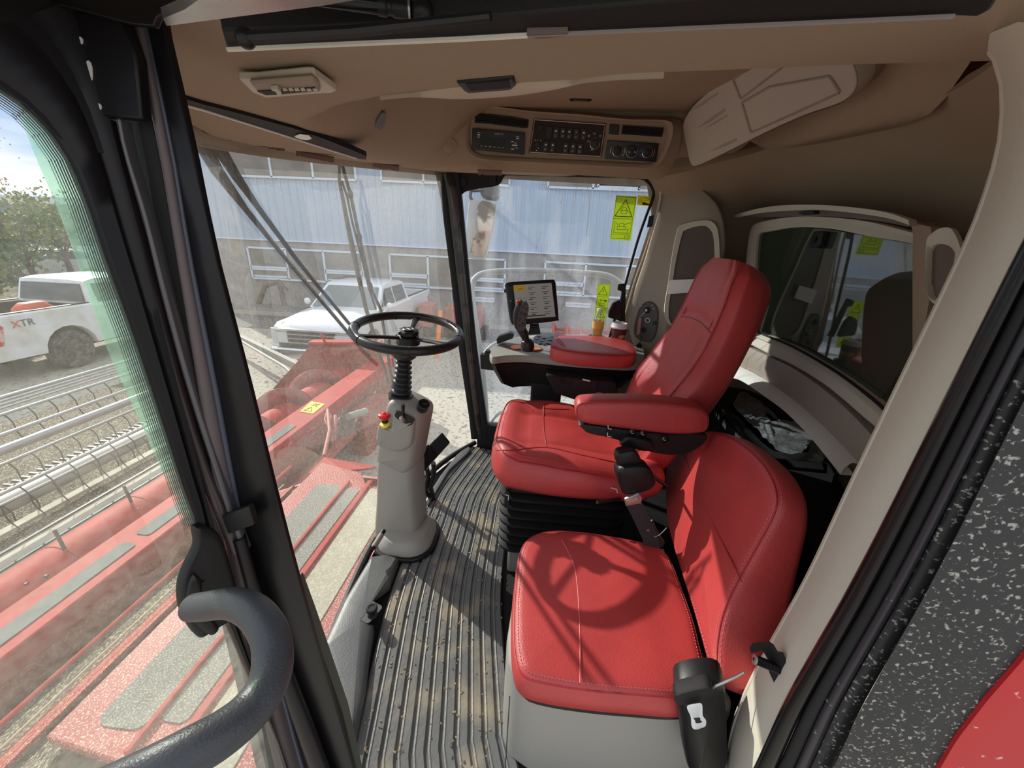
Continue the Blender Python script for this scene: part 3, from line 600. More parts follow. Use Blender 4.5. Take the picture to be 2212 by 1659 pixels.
# beige corner pillar skin on the far side, glossy where the window light falls on it
cpp = [(1418, 385), (1470, 385), (1530, 420), (1560, 470), (1560, 560), (1500, 640), (1450, 700), (1440, 760), (1415, 800), (1385, 800), (1355, 700), (1352, 690), (1372, 620), (1392, 560), (1418, 470), (1425, 430)]
def CPt(u, v, lift=0): return PP(u, v, V((2.165, -.53, 1.0)), (-1, .55, .06))-V((1, -.55, -.06)).normalized()*lift
mb, _ = pillow([CPt(u, v) for u, v in smoothpix(cpp)], (-1, .55, .06), [(0, -.04), (0, -.005), (.008, 0)], crown=.006, n=90)
tag(obj('corner_pillar_cover', mb, mat('pillar_cover', (.36, .32, .25), .38, bump=.15, bscale=400), smooth=60), 'smooth tan cover of the far rear corner pillar beside the side window', 'pillar cover')
wsx = obj('weather_strip', MB().tube(smoothc([CPt(u, v, .012) for u, v in ((1412, 388), (1424, 400), (1428, 425), (1418, 470), (1395, 545), (1372, 610), (1352, 680), (1344, 705), (1350, 720))], 5), .006, 8), BEIGE); tag(wsx, 'pale weather strip edging the far side window', 'seal')
lb = thing('window_latch', 'small black latch on the rear edge of the side window', 'latch', CPt(1405, 490, .02))
obj('latch_block', MB().prism([CPt(u, v, .012) for u, v in ((1404, 468), (1414, 466), (1411, 490), (1399, 492))], V((-.012, .004, 0))), BLK, lb, bevel=.001)
obj('latch_pin', MB().tube([CPt(1412, 455, .02), CPt(1409, 470, .02)], .003, 8), STEEL, lb)

# rear window: beige niche frame, dark tinted glass, sun flap
RP0, RN = V((1.7, -1.02, 1.1)), V((.0, 1, .015)).normalized()
def RW(u, v, off=0): return PP(u, v, RP0+RN*off, RN)
gl = smoothpix([(1638, 504), (1700, 493), (1780, 495), (1860, 508), (1930, 520), (1985, 530), (2040, 545)], False)+smoothpix([(1985, 760), (1935, 815), (1890, 868), (1840, 830), (1790, 796), (1715, 752), (1660, 730), (1634, 718)], False)
rw = struct(obj('window_3', MB().prism([RW(u, v, .02) for u, v in gl], -RN*.006), REARG, smooth=0), 'dark tinted rear window mirroring the inside of the cab', 'window')
# frame as a ring
go_ = smoothpix([(1616, 520), (1624, 490), (1650, 478), (1720, 468), (1800, 470), (1880, 480), (1960, 500), (2040, 520)], False)
gi_ = smoothpix([(1634, 530), (1638, 506), (1660, 500), (1720, 491), (1800, 495), (1880, 511), (1960, 524), (2040, 545)], False)
go_ = [(1596, 700)]+go_; gi_ = [(1622, 716)]+gi_
A = resample([RW(u, v, .045) for u, v in go_], 50, False); B_ = resample([RW(u, v, .03) for u, v in gi_], 50, False)
fo = obj('frame', MB().loft([[a-RN*.03, a, a.lerp(b, .35)+RN*.008, a.lerp(b, .7)+RN*.002, b, b-RN*.03] for a, b in zip(A, B_)], closed=False), BEIGE, rw, smooth=50)
so = smoothpix([(1634, 716), (1660, 727), (1715, 750), (1790, 793), (1840, 827), (1892, 868), (1925, 900)], False); si = smoothpix([(1622, 745), (1660, 765), (1715, 790), (1780, 830), (1830, 870), (1870, 905), (1905, 935)], False)
A = resample([RW(u, v, .045) for u, v in so], 40, False); B_ = resample([RW(u, v, .07) for u, v in si], 40, False)
obj('sill', MB().loft([[a-RN*.03, a, a.lerp(b, .3)+RN*.01, a.lerp(b, .34)+RN*.002, a.lerp(b, .9)+RN*.006, b, b-RN*.05] for a, b in zip(A, B_)], closed=False), BEIGE, rw, smooth=50)
obj('glass_seal', MB().tube(A, .005, 8), BLKM, rw)
nc = [(1965, 478), (1972, 500), (1971, 600), (1971, 700), (1971, 790)]; nd = [(2010, 490), (2015, 520), (2012, 620), (1995, 720), (1975, 790)]
A = resample([RW(u, v, .075) for u, v in nc], 30, False); B_ = resample([RW(u, v, .10) for u, v in nd], 30, False)
obj('frame', MB().loft([[a-RN*.06, a, a.lerp(b, .5)+RN*.004, b, b-RN*.04] for a, b in zip(A, B_)], closed=False), LINER, rw, smooth=50)
# little square lamp/camera stuck to the glass
cmn = thing('rear_camera', 'small black square camera on the top of the rear window', 'camera', RW(1775, 518, .03))
f3 = frame3(RW(1774, 518, .025), V((-1, .02, 0)), V((0, 0, 1)))
plate('housing', f3, .062, .058, .012, .02, BLK, cmn, bevel=.003)
obj('lens', MB().lathe([(.012, .02), (.012, .024), (.006, .024)], f3(-.004, 0), f3(0, 0, 1)-f3(0, 0, 0), 16), BLKG, cmn)
# sun flap
fo_ = smoothpix([(1583, 465), (1640, 450), (1700, 443), (1780, 443), (1860, 450), (1920, 460), (1962, 475)], False); fi_ = smoothpix([(1590, 470), (1640, 460), (1700, 455), (1780, 454), (1860, 462), (1920, 472), (1964, 486)], False)
def RW2(u, v): return RW(u, v, .12)
A = resample([RW2(u, v) for u, v in fo_], 40, False); B_ = resample([RW2(u, v) for u, v in fi_], 40, False)
sf = thing('sun_flap', 'pale curved flap folded up above the rear window', 'sun flap', RW2(1780, 470))
obj('edge', MB().loft([[a, b, b-RN*.02, a-RN*.02] for a, b in zip(A, B_)]), BEIGE, sf, smooth=50)
lw_ = smoothpix([(1625, 470), (1700, 468), (1800, 468), (1900, 478), (1962, 490)], False); Cc = resample([RW(u, v, .05) for u, v in lw_], 40, False)
obj('underside', MB().loft([[b-RN*.012, c] for b, c in zip(B_, Cc)], closed=False), GREYD, sf, smooth=50)
obj('latch', MB().prism([RW(u, v, .13) for u, v in ((1722, 460), (1735, 456), (1758, 455), (1757, 462), (1735, 464))], -RN*.02), BLK, sf, bevel=.001)

# storage niches with pale frames either side
def niche(name, label, outer, inner, off, col, cat='storage niche', band=True):
    t = thing(name, label, cat, RW(*outer[0], off)); a = smoothpix(outer); b = smoothpix(inner)
    A = resample([RW(u, v, off) for u, v in a], 60); B_ = resample([RW(u, v, off-.006) for u, v in b], 60)
    obj('rim', MB().loft([[p-RN*.01, p, p.lerp(q, .5)+RN*.004, q, q-RN*.012] for p, q in zip(A, B_)], closed=False, cycle=True), BEIGE, t, smooth=50)
    obj('back', MB().prism([q-RN*.008 for q in B_], -RN*.002), col, t); return t
def CPn(u, v, off=0): return CPt(u, v, off)
t = thing('storage_niche', 'narrow storage niche with a pale rim beside the driver seat head', 'storage niche', CPt(1500, 640, .02))
A = resample([CPt(u, v, .022) for u, v in smoothpix([(1466, 498), (1482, 484), (1520, 477), (1540, 480), (1552, 500), (1556, 560), (1556, 700), (1445, 700), (1448, 600)])], 60)
B_ = resample([CPt(u, v, .018) for u, v in smoothpix([(1474, 510), (1486, 496), (1520, 488), (1534, 494), (1543, 510), (1546, 560), (1546, 700), (1452, 700), (1456, 600)])], 60)
obj('rim', MB().loft([[p-V((-.01, 0, 0)), p, q, q+V((.012, 0, 0))] for p, q in zip(A, B_)], closed=False, cycle=True), BEIGE, t, smooth=50)
obj('back', MB().prism([q+V((.008, 0, 0)) for q in B_], (.002, 0, 0)), mat('niche_dark', (.12, .10, .085), .7), t)
obj('shelf_band', MB().prism([CPt(u, v, .03) for u, v in ((1447, 607), (1452, 605), (1520, 602), (1520, 630), (1447, 635))], V((.01, 0, 0))), WHITE, t, bevel=.001)
niche('storage_niche', 'storage niche partly hidden behind the door pillar right of the rear window', [(2000, 530), (2012, 505), (2035, 492), (2060, 500), (2075, 560), (2040, 650), (2005, 640)], [(2010, 545), (2018, 530), (2035, 527), (2055, 535), (2062, 560), (2035, 640), (2010, 630)], .11, mat('niche_dark2', (.16, .12, .10), .7))

# parapet under the window, the white band and the storage bin
def curve3(l, z=None, off=None): return [P(u, v, z=z) if z is not None else RW(u, v, off) for u, v in l]
A = resample(curve3(smoothpix([(1600, 742), (1660, 770), (1720, 800), (1790, 850), (1850, 905), (1900, 960)], False), off=.08), 40, False)
B_ = resample(curve3(smoothpix([(1580, 790), (1620, 800), (1680, 840), (1740, 890), (1790, 940), (1850, 1000)], False), off=.10), 40, False)
lp_ = obj('lower_wall_panel', MB().loft([[a-RN*.03, a, a.lerp(b, .5)+RN*.012, b, b-RN*.03] for a, b in zip(A, B_)], closed=False), mat('panel_tan', (.36, .315, .26), .45, bump=.1, bscale=400), smooth=60)
tag(lp_, 'tan curved wall panel below the rear window', 'panel')
A = resample(curve3(smoothpix([(1575, 790), (1600, 796), (1660, 832), (1720, 878), (1780, 935), (1840, 1000)], False), off=.12), 40, False)
B_ = resample(curve3(smoothpix([(1570, 815), (1600, 822), (1650, 855), (1700, 893), (1755, 950), (1815, 1025)], False), off=.16), 40, False)
wbn = obj('white_ledge', MB().loft([[a-RN*.03, a, a.lerp(b, .4)+RN*.006, b, b-RN*.04] for a, b in zip(A, B_)], closed=False), WHITE, smooth=60)
tag(wbn, 'bright white curved ledge below the tan wall panel', 'ledge')
sb = thing('storage_bin', 'black open storage bin behind the driver seat', 'storage bin', P(1660, 960, z=0))
ZB = .52
ot = [P(u, v, z=ZB) for u, v in ((1535, 870), (1560, 828), (1640, 845), (1700, 890), (1790, 975), (1775, 1000), (1640, 985), (1600, 940))]
ob_ = [q*1 for q in ot]
oi = [P(u, v, z=ZB) for u, v in ((1575, 880), (1600, 842), (1640, 862), (1690, 900), (1755, 960), (1745, 978), (1670, 975), (1640, 950))]
obj('rim', MB().loft([[a-V((0, 0, .03)), a, b, b-V((0, 0, .20))] for a, b in zip(resample(ot, 48), resample(oi, 48))], closed=False, cycle=True), BLK, sb, smooth=40)
obj('inner_floor', MB().prism([q-V((0, 0, .18)) for q in oi], (0, 0, -.01)), BLKM, sb)
fr1 = [P(u, v, z=ZB) for u, v in ((1535, 870), (1600, 940), (1640, 985), (1790, 1000))]
obj('front_panel', MB().loft([[q, q-V((0, 0, .5))] for q in [P(1500, 830, z=ZB)]+fr1+[P(1850, 1100, z=ZB)]], closed=False), BLK, sb, solid=.01)
obj('partition_rail', MB().tube([P(u, v, z=ZB+.01) for u, v in ((1548, 868), (1600, 935), (1640, 985))], .008, 8), BLK, sb)
obj('deck', MB().prism([P(u, v, z=ZB-.03) for u, v in ((1600, 985), (1800, 985), (1850, 1200), (1760, 1200), (1740, 1100), (1600, 1000))], (0, 0, -.02)), BLKM, sb)
# clear bag lying in the bin
bg = smoothpix([(1590, 862), (1604, 846), (1650, 872), (1712, 925), (1765, 924), (1730, 978), (1680, 972), (1658, 950), (1588, 880)], n=4)
pts = resample([P(u, v, z=ZB+.02) for u, v in bg], 60); cen = sum(pts, V((0, 0, 0)))/60; rings = []
for k in range(9):
    t = 1-k/9.3; rings.append([cen.lerp(q, t)+V((0, 0, .012*(1-t*t)+.014*noise.noise(cen.lerp(q, t)*22+V((k, 0, 0))))) for q in pts])
tag(obj('plastic_bag', MB().loft(rings, caps=False), BAGM, smooth=25), 'clear crumpled plastic bag lying in the black bin', 'bag')

# control pod on the corner pillar
def CV(u, v, l=0): return CPt(u, v, .016+l)
pod = thing('switch_pod', 'oval dark grey switch pod with key socket on the corner pillar', 'switch pod', CV(1395, 780))
mb, _ = pillow([CV(u, v) for u, v in smoothpix([(1383, 665), (1396, 652), (1410, 652), (1422, 668), (1422, 695), (1416, 725), (1402, 738), (1378, 730), (1371, 715), (1375, 690)])], (-1, .55, .06), [(0, -.01), (0, 0), (.004, .004), (.008, .002)], crown=.001, n=60)
obj('faceplate', mb, PODG, pod, smooth=40)
nx = V((-1, .55, .06)).normalized()
obj('ignition_lock', MB().lathe([(.017, 0), (.017, .010), (.011, .012), (.010, .022), (0, .022)], CV(1400, 669), nx, 20), BLK, pod)
obj('key_hole', MB().lathe([(.006, .022), (.006, .024), (0, .024)], CV(1400, 669), nx, 14), STEEL, pod)
obj('key_stalk', MB().tube([CV(1398, 672, .02), CV(1390, 680, .02), CV(1385, 686, .018)], .0025, 6), STEEL, pod)
kt_ = obj('key_tag', MB().prism([CV(u, v, .02) for u, v in ((1384, 686), (1390, 686), (1386, 720), (1379, 722))], nx*.002), mat('tag_salmon', (.55, .25, .20), .5), pod, label='salmon tag hanging from the key')
obj('power_socket', MB().lathe([(.0125, 0), (.0125, .005), (.009, .005), (.009, 0)], CV(1401, 691), nx, 20), WHITE, pod, label='white rimmed power socket')
obj('socket_hole', MB().lathe([(.009, .001), (.009, .003), (0, .003)], CV(1401, 691), nx, 20), BLK, pod)
obj('socket_cap', MB().lathe([(.009, 0), (.009, .012), (0, .012)], CV(1416, 697), nx, 14), BLK, pod)
obj('round_plug', MB().lathe([(.015, 0), (.015, .006), (.005, .007), (0, .007)], CV(1393, 712), nx, 20), BLK, pod)
obj('round_plug', MB().lathe([(.015, 0), (.015, .010), (0, .012)], CV(1383, 746), nx, 20), BLK, pod)
obj('cord', MB().tube([CV(1388, 722, .004), CV(1386, 734, .004), CV(1383, 742, .004)], .0014, 6), BLK, pod)
for u, v, m in ((1387, 661, YEL), (1402, 655, INKR), (1411, 659, INKW), (1414, 666, INKW)):
    obj('pictogram', MB().lathe([(.003, .003), (.003, .005), (0, .005)], CV(u, v), nx, 12), m, pod)

# ================================================================ HEADLINER FITTINGS
# air vent
vt = thing('air_vent', 'beige louvred air vent in the headliner near the front', 'air vent', P(620, 190, z=1.48))
vz = 1.482
obj('bezel', MB().prism([P(u, v, z=vz) for u, v in ((518, 173), (560, 173), (665, 163), (680, 164), (728, 197), (715, 202), (700, 202), (575, 212), (545, 200))], (0, 0, .01)), BEIGE, vt, bevel=.002)
obj('louvre_drum', MB().prism([P(u, v, z=vz-.006) for u, v in ((540, 182), (676, 172), (690, 182), (694, 200), (600, 208), (572, 208), (552, 196))], (0, 0, .008)), mat('vent_beige', (.33, .27, .21), .6), vt, bevel=.004)
obj('slot', MB().prism([P(u, v, z=vz-.0075) for u, v in ((556, 198), (680, 190), (682, 196), (600, 204), (575, 206))], (0, 0, .002)), mat('slot_dark', (.05, .035, .03), .8), vt)
for k in range(6):
    u = 610+13*k; obj('fin', MB().prism([P(a, b, z=vz-.0085) for a, b in ((u, 193.5), (u+9, 193), (u+12, 196), (u+3, 197.5))], (0, 0, .002)), BEIGE, vt)
obj('thumb_lever', MB().prism([P(u, v, z=vz-.012) for u, v in ((585, 195), (600, 194), (608, 200), (610, 209), (600, 209), (596, 200))], (0, 0, .006)), BEIGE, vt, bevel=.001)
# roller blind slot
rb = thing('roller_blind', 'black slot of the roller sun blind along the front of the headliner', 'sun blind', P(600, 285, z=1.49))
rz = 1.49
obj('slot', MB().prism([P(u, v, z=rz) for u, v in ((388, 210), (440, 226), (520, 246), (600, 268), (640, 279), (700, 300), (760, 324), (792, 338), (790, 345), (770, 342), (690, 318), (600, 290), (520, 264), (440, 238), (388, 223))], (0, 0, .012)), BLKM, rb)
obj('edging', MB().tube([P(u, v, z=rz-.001) for u, v in ((388, 224), (440, 238), (520, 263), (600, 288), (690, 317), (770, 342))], .0022, 6), WHITE, rb)
obj('pull_tab', MB().prism([P(u, v, z=rz-.004) for u, v in ((636, 296), (648, 291), (668, 294), (674, 300), (664, 303), (648, 301))], (0, 0, .002)), WHITE, rb, bevel=.0005)
# ragged foam strip under the headliner edge
fs = thing('foam_strip', 'crumbling brown foam strip along the top edge of the windscreen', 'foam strip', P(650, 335, z=1.5))
for l in ([(425, 276), (500, 300)], [(530, 305), (615, 322)], [(640, 331), (722, 346)], [(805, 356), (862, 364)], [(1032, 372), (1084, 374)]):
    (u0, v0), (u1, v1) = l; top = [(u0+(u1-u0)*k/20, v0+(v1-v0)*k/20) for k in range(21)]
    low = [(a, b+4+random.random()*3) for a, b in top][::-1]
    X_ = 2.05 if u0 > 1000 else None
    q = [P(u, v-4, z=1.52 if u0 < 780 else 1.555) for u, v in top]+[P(u, v, z=1.512 if u0 < 780 else 1.55) for u, v in low]
    obj('foam_piece', MB().prism(q, (0, 0, .004)), mat('foam_brown', (.11, .06, .045), .95), fs, smooth=0)
# cleaning: ceiling lamp, oval button, round bung
la = thing('ceiling_lamp', 'small black slim lamp in the raised ceiling', 'lamp', P(1254, 217, z=1.79))
f4 = frame3(P(1254, 217, z=1.798), (0, -1, 0), (1, 0, 0))
plate('body', f4, .085, .030, .012, .008, BLKM, la, bevel=.002); plate('lens', f4, .055, .012, .005, -.002, mat('lamp_lens', (.12, .11, .09), .2), la)
# the overhead console
XC = 1.885
ONr = V((-1, .05, -.25)).normalized(); OP = V((1.885, -.05, 1.70))
def OC(u, v, l=0): return PP(u, v, OP+ONr*l, ONr)
oc = thing('overhead_console', 'tan overhead console with radio, switches and climate dials', 'overhead console', OC(1230, 350))
OX = (OC(1400, 300)-OC(1050, 280)).normalized()
def bump(u, v, m, name, l=0, t=.004, par=None, bev=.0015, label=None): return obj(name, MB().prism([OC(a, b, l) for a, b in (smoothpix(u, n=3) if v else u)], ONr*t), m, par or oc, bevel=bev, label=label)
rim_o = smoothpix([(1022, 232), (1060, 229), (1150, 240), (1250, 247), (1350, 257), (1430, 259), (1452, 266), (1453, 290), (1444, 320), (1428, 350), (1408, 362), (1300, 358), (1150, 350), (1050, 344), (1020, 335), (1008, 318), (1006, 290), (1010, 250)], n=6)
rim_i = smoothpix([(1030, 240), (1062, 236), (1150, 247), (1250, 254), (1350, 263), (1425, 266), (1440, 274), (1441, 290), (1433, 318), (1420, 342), (1400, 352), (1300, 348), (1150, 341), (1052, 335), (1028, 328), (1016, 312), (1015, 290), (1018, 258)], n=6)
A = resample([OC(u, v, .012) for u, v in rim_o], 100); B_ = resample([OC(u, v, -.002) for u, v in rim_i], 100)
obj('surround', MB().loft([[p-ONr*.08-(p-OP)*-.10, p-ONr*.02, p+ONr*.001, p.lerp(q, .5)+ONr*.003, q, q-ONr*.01] for p, q in zip(A, B_)], closed=False, cycle=True), LINER, oc, smooth=60)
obj('panel', MB().prism([q-ONr*.004 for q in B_], -ONr*.004), LINER, oc)
# filler between surround and headliner (body of the bulge)
obj('shell', MB().loft([[p-ONr*.02+V((0, 0, 0)), p+V((.05, (p.y-OP.y)*.12, (p.z-OP.z)*.35))] for p in A], closed=False, cycle=True), LINER, oc, smooth=60)
for nm, q in (('vent', ((1027, 244), (1062, 247), (1105, 252), (1142, 259), (1140, 276), (1133, 277), (1060, 268), (1025, 265))), ('vent', ((1345, 270), (1434, 276), (1430, 296), (1342, 290)))):
    vv = bump(q, 0, BLKM, nm, 0, .001)
    u0 = q[0][0]; 
    for k in range(3):
        t = (k+1)/4; a = (q[0][0]*(1-t)+q[-1][0]*t, q[0][1]*(1-t)+q[-1][1]*t); n_ = len(q)//2; e = (q[3][0] if len(q) > 4 else q[1][0], (q[3][1]*(1-t)+q[4][1]*t) if len(q) > 4 else (q[1][1]*(1-t)+q[2][1]*t))
        obj('louvre', MB().tube([OC(a[0]+2, a[1], .003), OC(e[0]-3, e[1], .003)], .002, 6), BLK, vv)
bump([(1317, 268), (1338, 270), (1336, 292), (1315, 289)], 0, BLK, 'blank_cover', 0, .004)
ra = bump([(1021, 277), (1134, 287), (1132, 334), (1020, 323)], 0, BLKG, 'radio', 0, .008)
def onp(par, m, name, u, v, w_, h_, l): 
    c = OC(u, v, l); f = frame3(c, OX, V((0, 0, 1))); return obj(name, MB().prism([f(a, b) for a, b in ((-w_/2, -h_/2), (w_/2, -h_/2), (w_/2, h_/2), (-w_/2, h_/2))], ONr*.0008), m, par, smooth=0)
bump([(1036, 295), (1092, 300), (1090, 324), (1034, 318)], 0, BLK, 'radio_display', .008, .001, par=ra)
for u, v, w_, h_ in ((1034, 286.5, .014, .002), (1034, 291, .012, .005), (1034, 296, .010, .003), (1118, 295, .014, .002), (1118, 299, .012, .005), (1112, 314, .022, .005), (1114, 309, .010, .002), (1107, 306, .012, .003), (1107, 322, .012, .004), (1116, 320, .010, .002)):
    onp(ra, INKW, 'radio_print', u, v, w_, h_, .0085)
for k in range(6): onp(ra, INKW, 'radio_print', 1040+k*9.3, 315.2+k*.85, .010, .0018, .0095)
text('DIGITAL AM', .0065, OX, V((0, 0, 1)), OC(1078, 289.5, .0088), INKW, ra)
sw = bump([(1153, 257), (1309, 267), (1299, 340), (1142, 330)], 0, mat('switch_panel', (.022, .012, .011), .5, spec=.3), 'switch_panel', 0, .004)
ol = [OC(u, v, .0045) for u, v in ((1155, 258.5), (1307, 269), (1297, 338), (1144.5, 328.5))]
obj('outline', MB().tube([q for i in range(4) for q in [ol[i], ol[i].lerp(ol[(i+1) % 4], .5)]], .0018, 5, cycle=True), mat('outline_pale', (.65, .5, .42), .5), sw)
for row, us, v0, dv in ((0, (1187, 1202, 1217, 1231, 1246, 1262), 273, .065), (1, (1180, 1195, 1223, 1239, 1254), 302, .065)):
    for i, u in enumerate(us):
        v = v0+(u-1187)*dv+(2 if row else 0); q = [(u-6.5, v), (u+6.5, v+.8), (u+4.5, v+26), (u-8.5, v+25)]
        r_ = bump(q, 0, BLK, 'rocker_switch', .004, .003, par=sw)
        if (row == 0 and i > 0) or row == 1:
            onp(r_, INKR if (row == 0 and i == 4) else INKW, 'symbol', u-1, v+9, .008, .006, .0072)
            c = OC(u-2.5, v+19, .0075); a_ = frame3(c, OX, V((0, 0, 1)))
            obj('symbol', MB().tube([a_(.0032*cos(t*pi/5), .0036*sin(t*pi/5)) for t in range(10)], .0006, 4, cycle=True), INKW, r_)
obj('toggle', MB().lathe([(.010, 0), (.009, .010), (0, .010)], OC(1167, 275, .004), ONr, 14), BLK, sw)
obj('toggle', MB().lathe([(.010, 0), (.009, .012), (0, .012)], OC(1161, 312, .004), ONr, 14), BLK, sw)
for u in (1156, 1161, 1168): onp(sw, INKW, 'symbol', u, 303+(u-1156)*.05, .004, .004, .0045)
for u, v in ((1159, 325), (1163, 320)): onp(sw, INKW, 'symbol', u, v, .005, .003, .0045)
def dial(par, name, u, v, r, ring, t=.010):
    k_ = obj(name, MB().lathe([(r, 0), (r*.92, t), (r*.7, t+.001), (0, t+.001)], OC(u, v, .004), ONr, 28), BLK, par)
    c = OC(u, v, .004+t); f = frame3(c, OX, V((0, 0, 1)))
    obj('ring', MB().tube([f(r*.95*cos(a*pi/14), r*.95*sin(a*pi/14)) for a in range(28)], .0016, 6, cycle=True), ring, k_); return k_
def arc(par, u, v, r, a0, a1, m, th=.0012):
    f = frame3(OC(u, v, .006), OX, V((0, 0, 1))); obj('scale_arc', MB().tube([f(r*cos(radians(a0+(a1-a0)*k/12)), r*sin(radians(a0+(a1-a0)*k/12))) for k in range(13)], th, 5), m, par)
dial(sw, 'rotary_knob', 1285, 310, .021, CHROME)
for u, v in ((1271, 305), (1272, 294), (1284, 289), (1297, 294), (1279, 323)): obj('symbol', MB().tube([frame3(OC(u, v, .005), OX, V((0, 0, 1)))(.0045*cos(t*pi/4), .0035*sin(t*pi/4)) for t in range(8)], .0007, 4, cycle=True), INKW, sw)
cl = bump([(1312, 303), (1423, 310), (1417, 350), (1306, 343)], 0, BLKG, 'climate_panel', 0, .004)
for u, v, c_ in ((1334, 326, CHROME), (1365, 327.5, STEEL), (1398, 329, CHROME)): dial(cl, 'climate_dial', u, v, .021 if u != 1365 else .0235, c_, .008 if u != 1365 else .002)
arc(cl, 1334, 326, .030, -40, 200, INKW); arc(cl, 1398, 329, .029, 110, 215, INKB, .0016); arc(cl, 1398, 329, .029, -35, 60, INKR, .0016)
for u in (1359, 1372): onp(cl, INKW, 'symbol', u, 328, .006, .005, .0065)
text('AUTO', .005, OX, V((0, 0, 1)), OC(1366, 319, .0065), INKW, cl)
# bulge in front of the console panel with round bung and oval button
bn = thing('round_bung', 'round tan blanking bung on the console end by the windscreen', 'bung', PP(970, 318, V((1.9, .46, 1.65)), (-.9, .35, -.3)))
BNn = V((-.85, .40, -.30)).normalized(); 
# ================================================================ HEADLINER FITTINGS THAT SIT ON THE MOULDING
def on(u, v, o=ceil_, lift=0):
    d = ray(u, v).normalized(); h, q, n, _ = o.ray_cast(EYE-o.location, d)
    if not h: q = P(u, v, z=1.6)-o.location; n = -d
    if n.dot(d) > 0: n = -n
    return q+o.location+n*lift, n.copy()
q, n1 = on(970, 318); bn.location = q
obj('disc', MB().lathe([(.038, -.02), (.038, .001), (.036, .003), (.028, .003), (.027, .0015), (.025, .003), (0, .004)], q, n1, 32), LINER, bn)
ob2 = thing('oval_button', 'small dark oval speaker button on the headliner bulge', 'button', on(820, 258)[0])
pts = [on(a, b, lift=.002)[0] for a, b in smoothpix([(823, 240), (831, 243), (829, 262), (820, 277), (812, 274), (811, 260)])]
n1 = on(820, 258)[1]
obj('cover', MB().prism([p-n1*.003 for p in pts], n1*.006), mat('button_grey', (.10, .09, .085), .5), ob2, bevel=.001)
# cabin filter cover hanging at the rear right of the headliner
FP, FN = V((1.5, -.68, 1.66)), V((-.2, .75, -.62)).normalized()
def FC(u, v, l=0): return PP(u, v, FP+FN*l, FN)
fc = thing('filter_cover', 'pale beige cabin filter cover with recessed pockets at the rear of the ceiling', 'cover', FC(1600, 330))
fo = smoothpix([(1476, 262), (1500, 225), (1560, 170), (1600, 130), (1700, 100), (1820, 120), (1848, 150), (1850, 190), (1820, 222), (1740, 250), (1660, 285), (1580, 325), (1510, 358), (1492, 356), (1482, 320), (1475, 285)])
mb, _ = pillow([FC(u, v) for u, v in fo], FN, [(0, -.05), (0, -.006), (.004, -.001), (.010, 0)], crown=.0005, n=100)
FCM = mat('cover_beige', (.46, .41, .35), .6, bump=.15, bscale=500); obj('panel', mb, FCM, fc, smooth=40)
def pocket(l, nm='pocket', d=.0015): 
    o_ = [FC(u, v, d) for u, v in l]; c = sum(o_, V((0, 0, 0)))/len(o_)
    return o_, c
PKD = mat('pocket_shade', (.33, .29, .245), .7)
for l in ([(1583, 172), (1622, 144), (1692, 144), (1600, 214)], [(1603, 222), (1662, 188), (1792, 165), (1815, 200), (1715, 246), (1622, 287)]):
    o_, c = pocket(l); o_ = resample(o_, 80); 
    inner = [p.lerp(c, .05)-FN*.010 for p in o_]
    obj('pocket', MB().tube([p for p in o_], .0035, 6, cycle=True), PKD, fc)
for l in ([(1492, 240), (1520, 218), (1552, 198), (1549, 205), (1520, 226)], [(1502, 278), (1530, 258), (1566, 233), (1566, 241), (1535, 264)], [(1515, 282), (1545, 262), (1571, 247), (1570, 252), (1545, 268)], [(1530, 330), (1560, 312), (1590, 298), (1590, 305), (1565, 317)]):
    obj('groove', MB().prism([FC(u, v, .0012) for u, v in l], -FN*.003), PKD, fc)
g = [FC(u, v, .001) for u, v in ((1862, 150), (1864, 190), (1846, 218), (1760, 252), (1680, 288), (1590, 332), (1515, 366))]
obj('side_skirt', MB().loft([[p, p-FN*.10-V((0, 0, 0))] for p in resample([FC(u, v, -.002) for u, v in fo], 100)], closed=False, cycle=True), LINER, fc, smooth=60)

# ================================================================ DRIVER SEAT
ds = thing('driver_seat', 'large red leather driver seat with armrest and tall backrest', 'seat', (1.43, -.1, 0))
out = smoothc([V(q) for q in ((1.14, .02, .50), (1.17, .11, .50), (1.27, .155, .50), (1.43, .165, .50), (1.60, .155, .50), (1.70, .09, .50), (1.735, -.05, .50), (1.73, -.25, .50), (1.70, -.44, .50), (1.43, -.46, .50), (1.17, -.44, .50), (1.13, -.25, .50), (1.125, -.1, .50))], 8, True)
def cdz(q):
    xx = (q.x-1.43)/.30; yy = q.y
    a = .020*ss((abs(xx)-.35)/.35)*(1-ss((abs(xx)-.75)/.25)*.3)     # side bolsters
    b = .014*ss((yy-.02)/.12)*(1-ss((yy-.13)/.05))       # thigh roll
    c = -.035*ss((-.05-yy)/.35)                           # falls away to the backrest
    s_ = -.008*math.exp(-((abs(xx)-.42)/.05)**2)*ss((.06-yy)/.05)-.008*math.exp(-((yy-.045)/.014)**2)*(1-ss((abs(xx)-.45)/.2)*.7)
    w_ = .0025*noise.noise(V((q.x*14, q.y*14, 0)))
    return (a+b+c+s_+w_) if q.z > .52 else 0
mb, rg = pillow(out, (0, 0, 1), [(.05, -.065), (.015, -.055), (0, -.03), (0, .0), (.006, .028), (.018, .046), (.035, .056), (.06, .062), (.09, .064), (.12, .064), (.15, .063)], crown=.0, n=140, dz=cdz, inner=16)
cu = obj('seat_cushion', mb, RED, ds, smooth=75)
def seam(name, ring, par, m=REDS, r=.0022, off=.001):
    return obj(name, MB().tube(ring, r, 6, cycle=True), m, par)
seam('seam', [q+V((0, 0, .001)) for q in rg[5]], cu, m=mat('red_piping', (.34, .018, .024), .5), r=.003)
mb = MB()
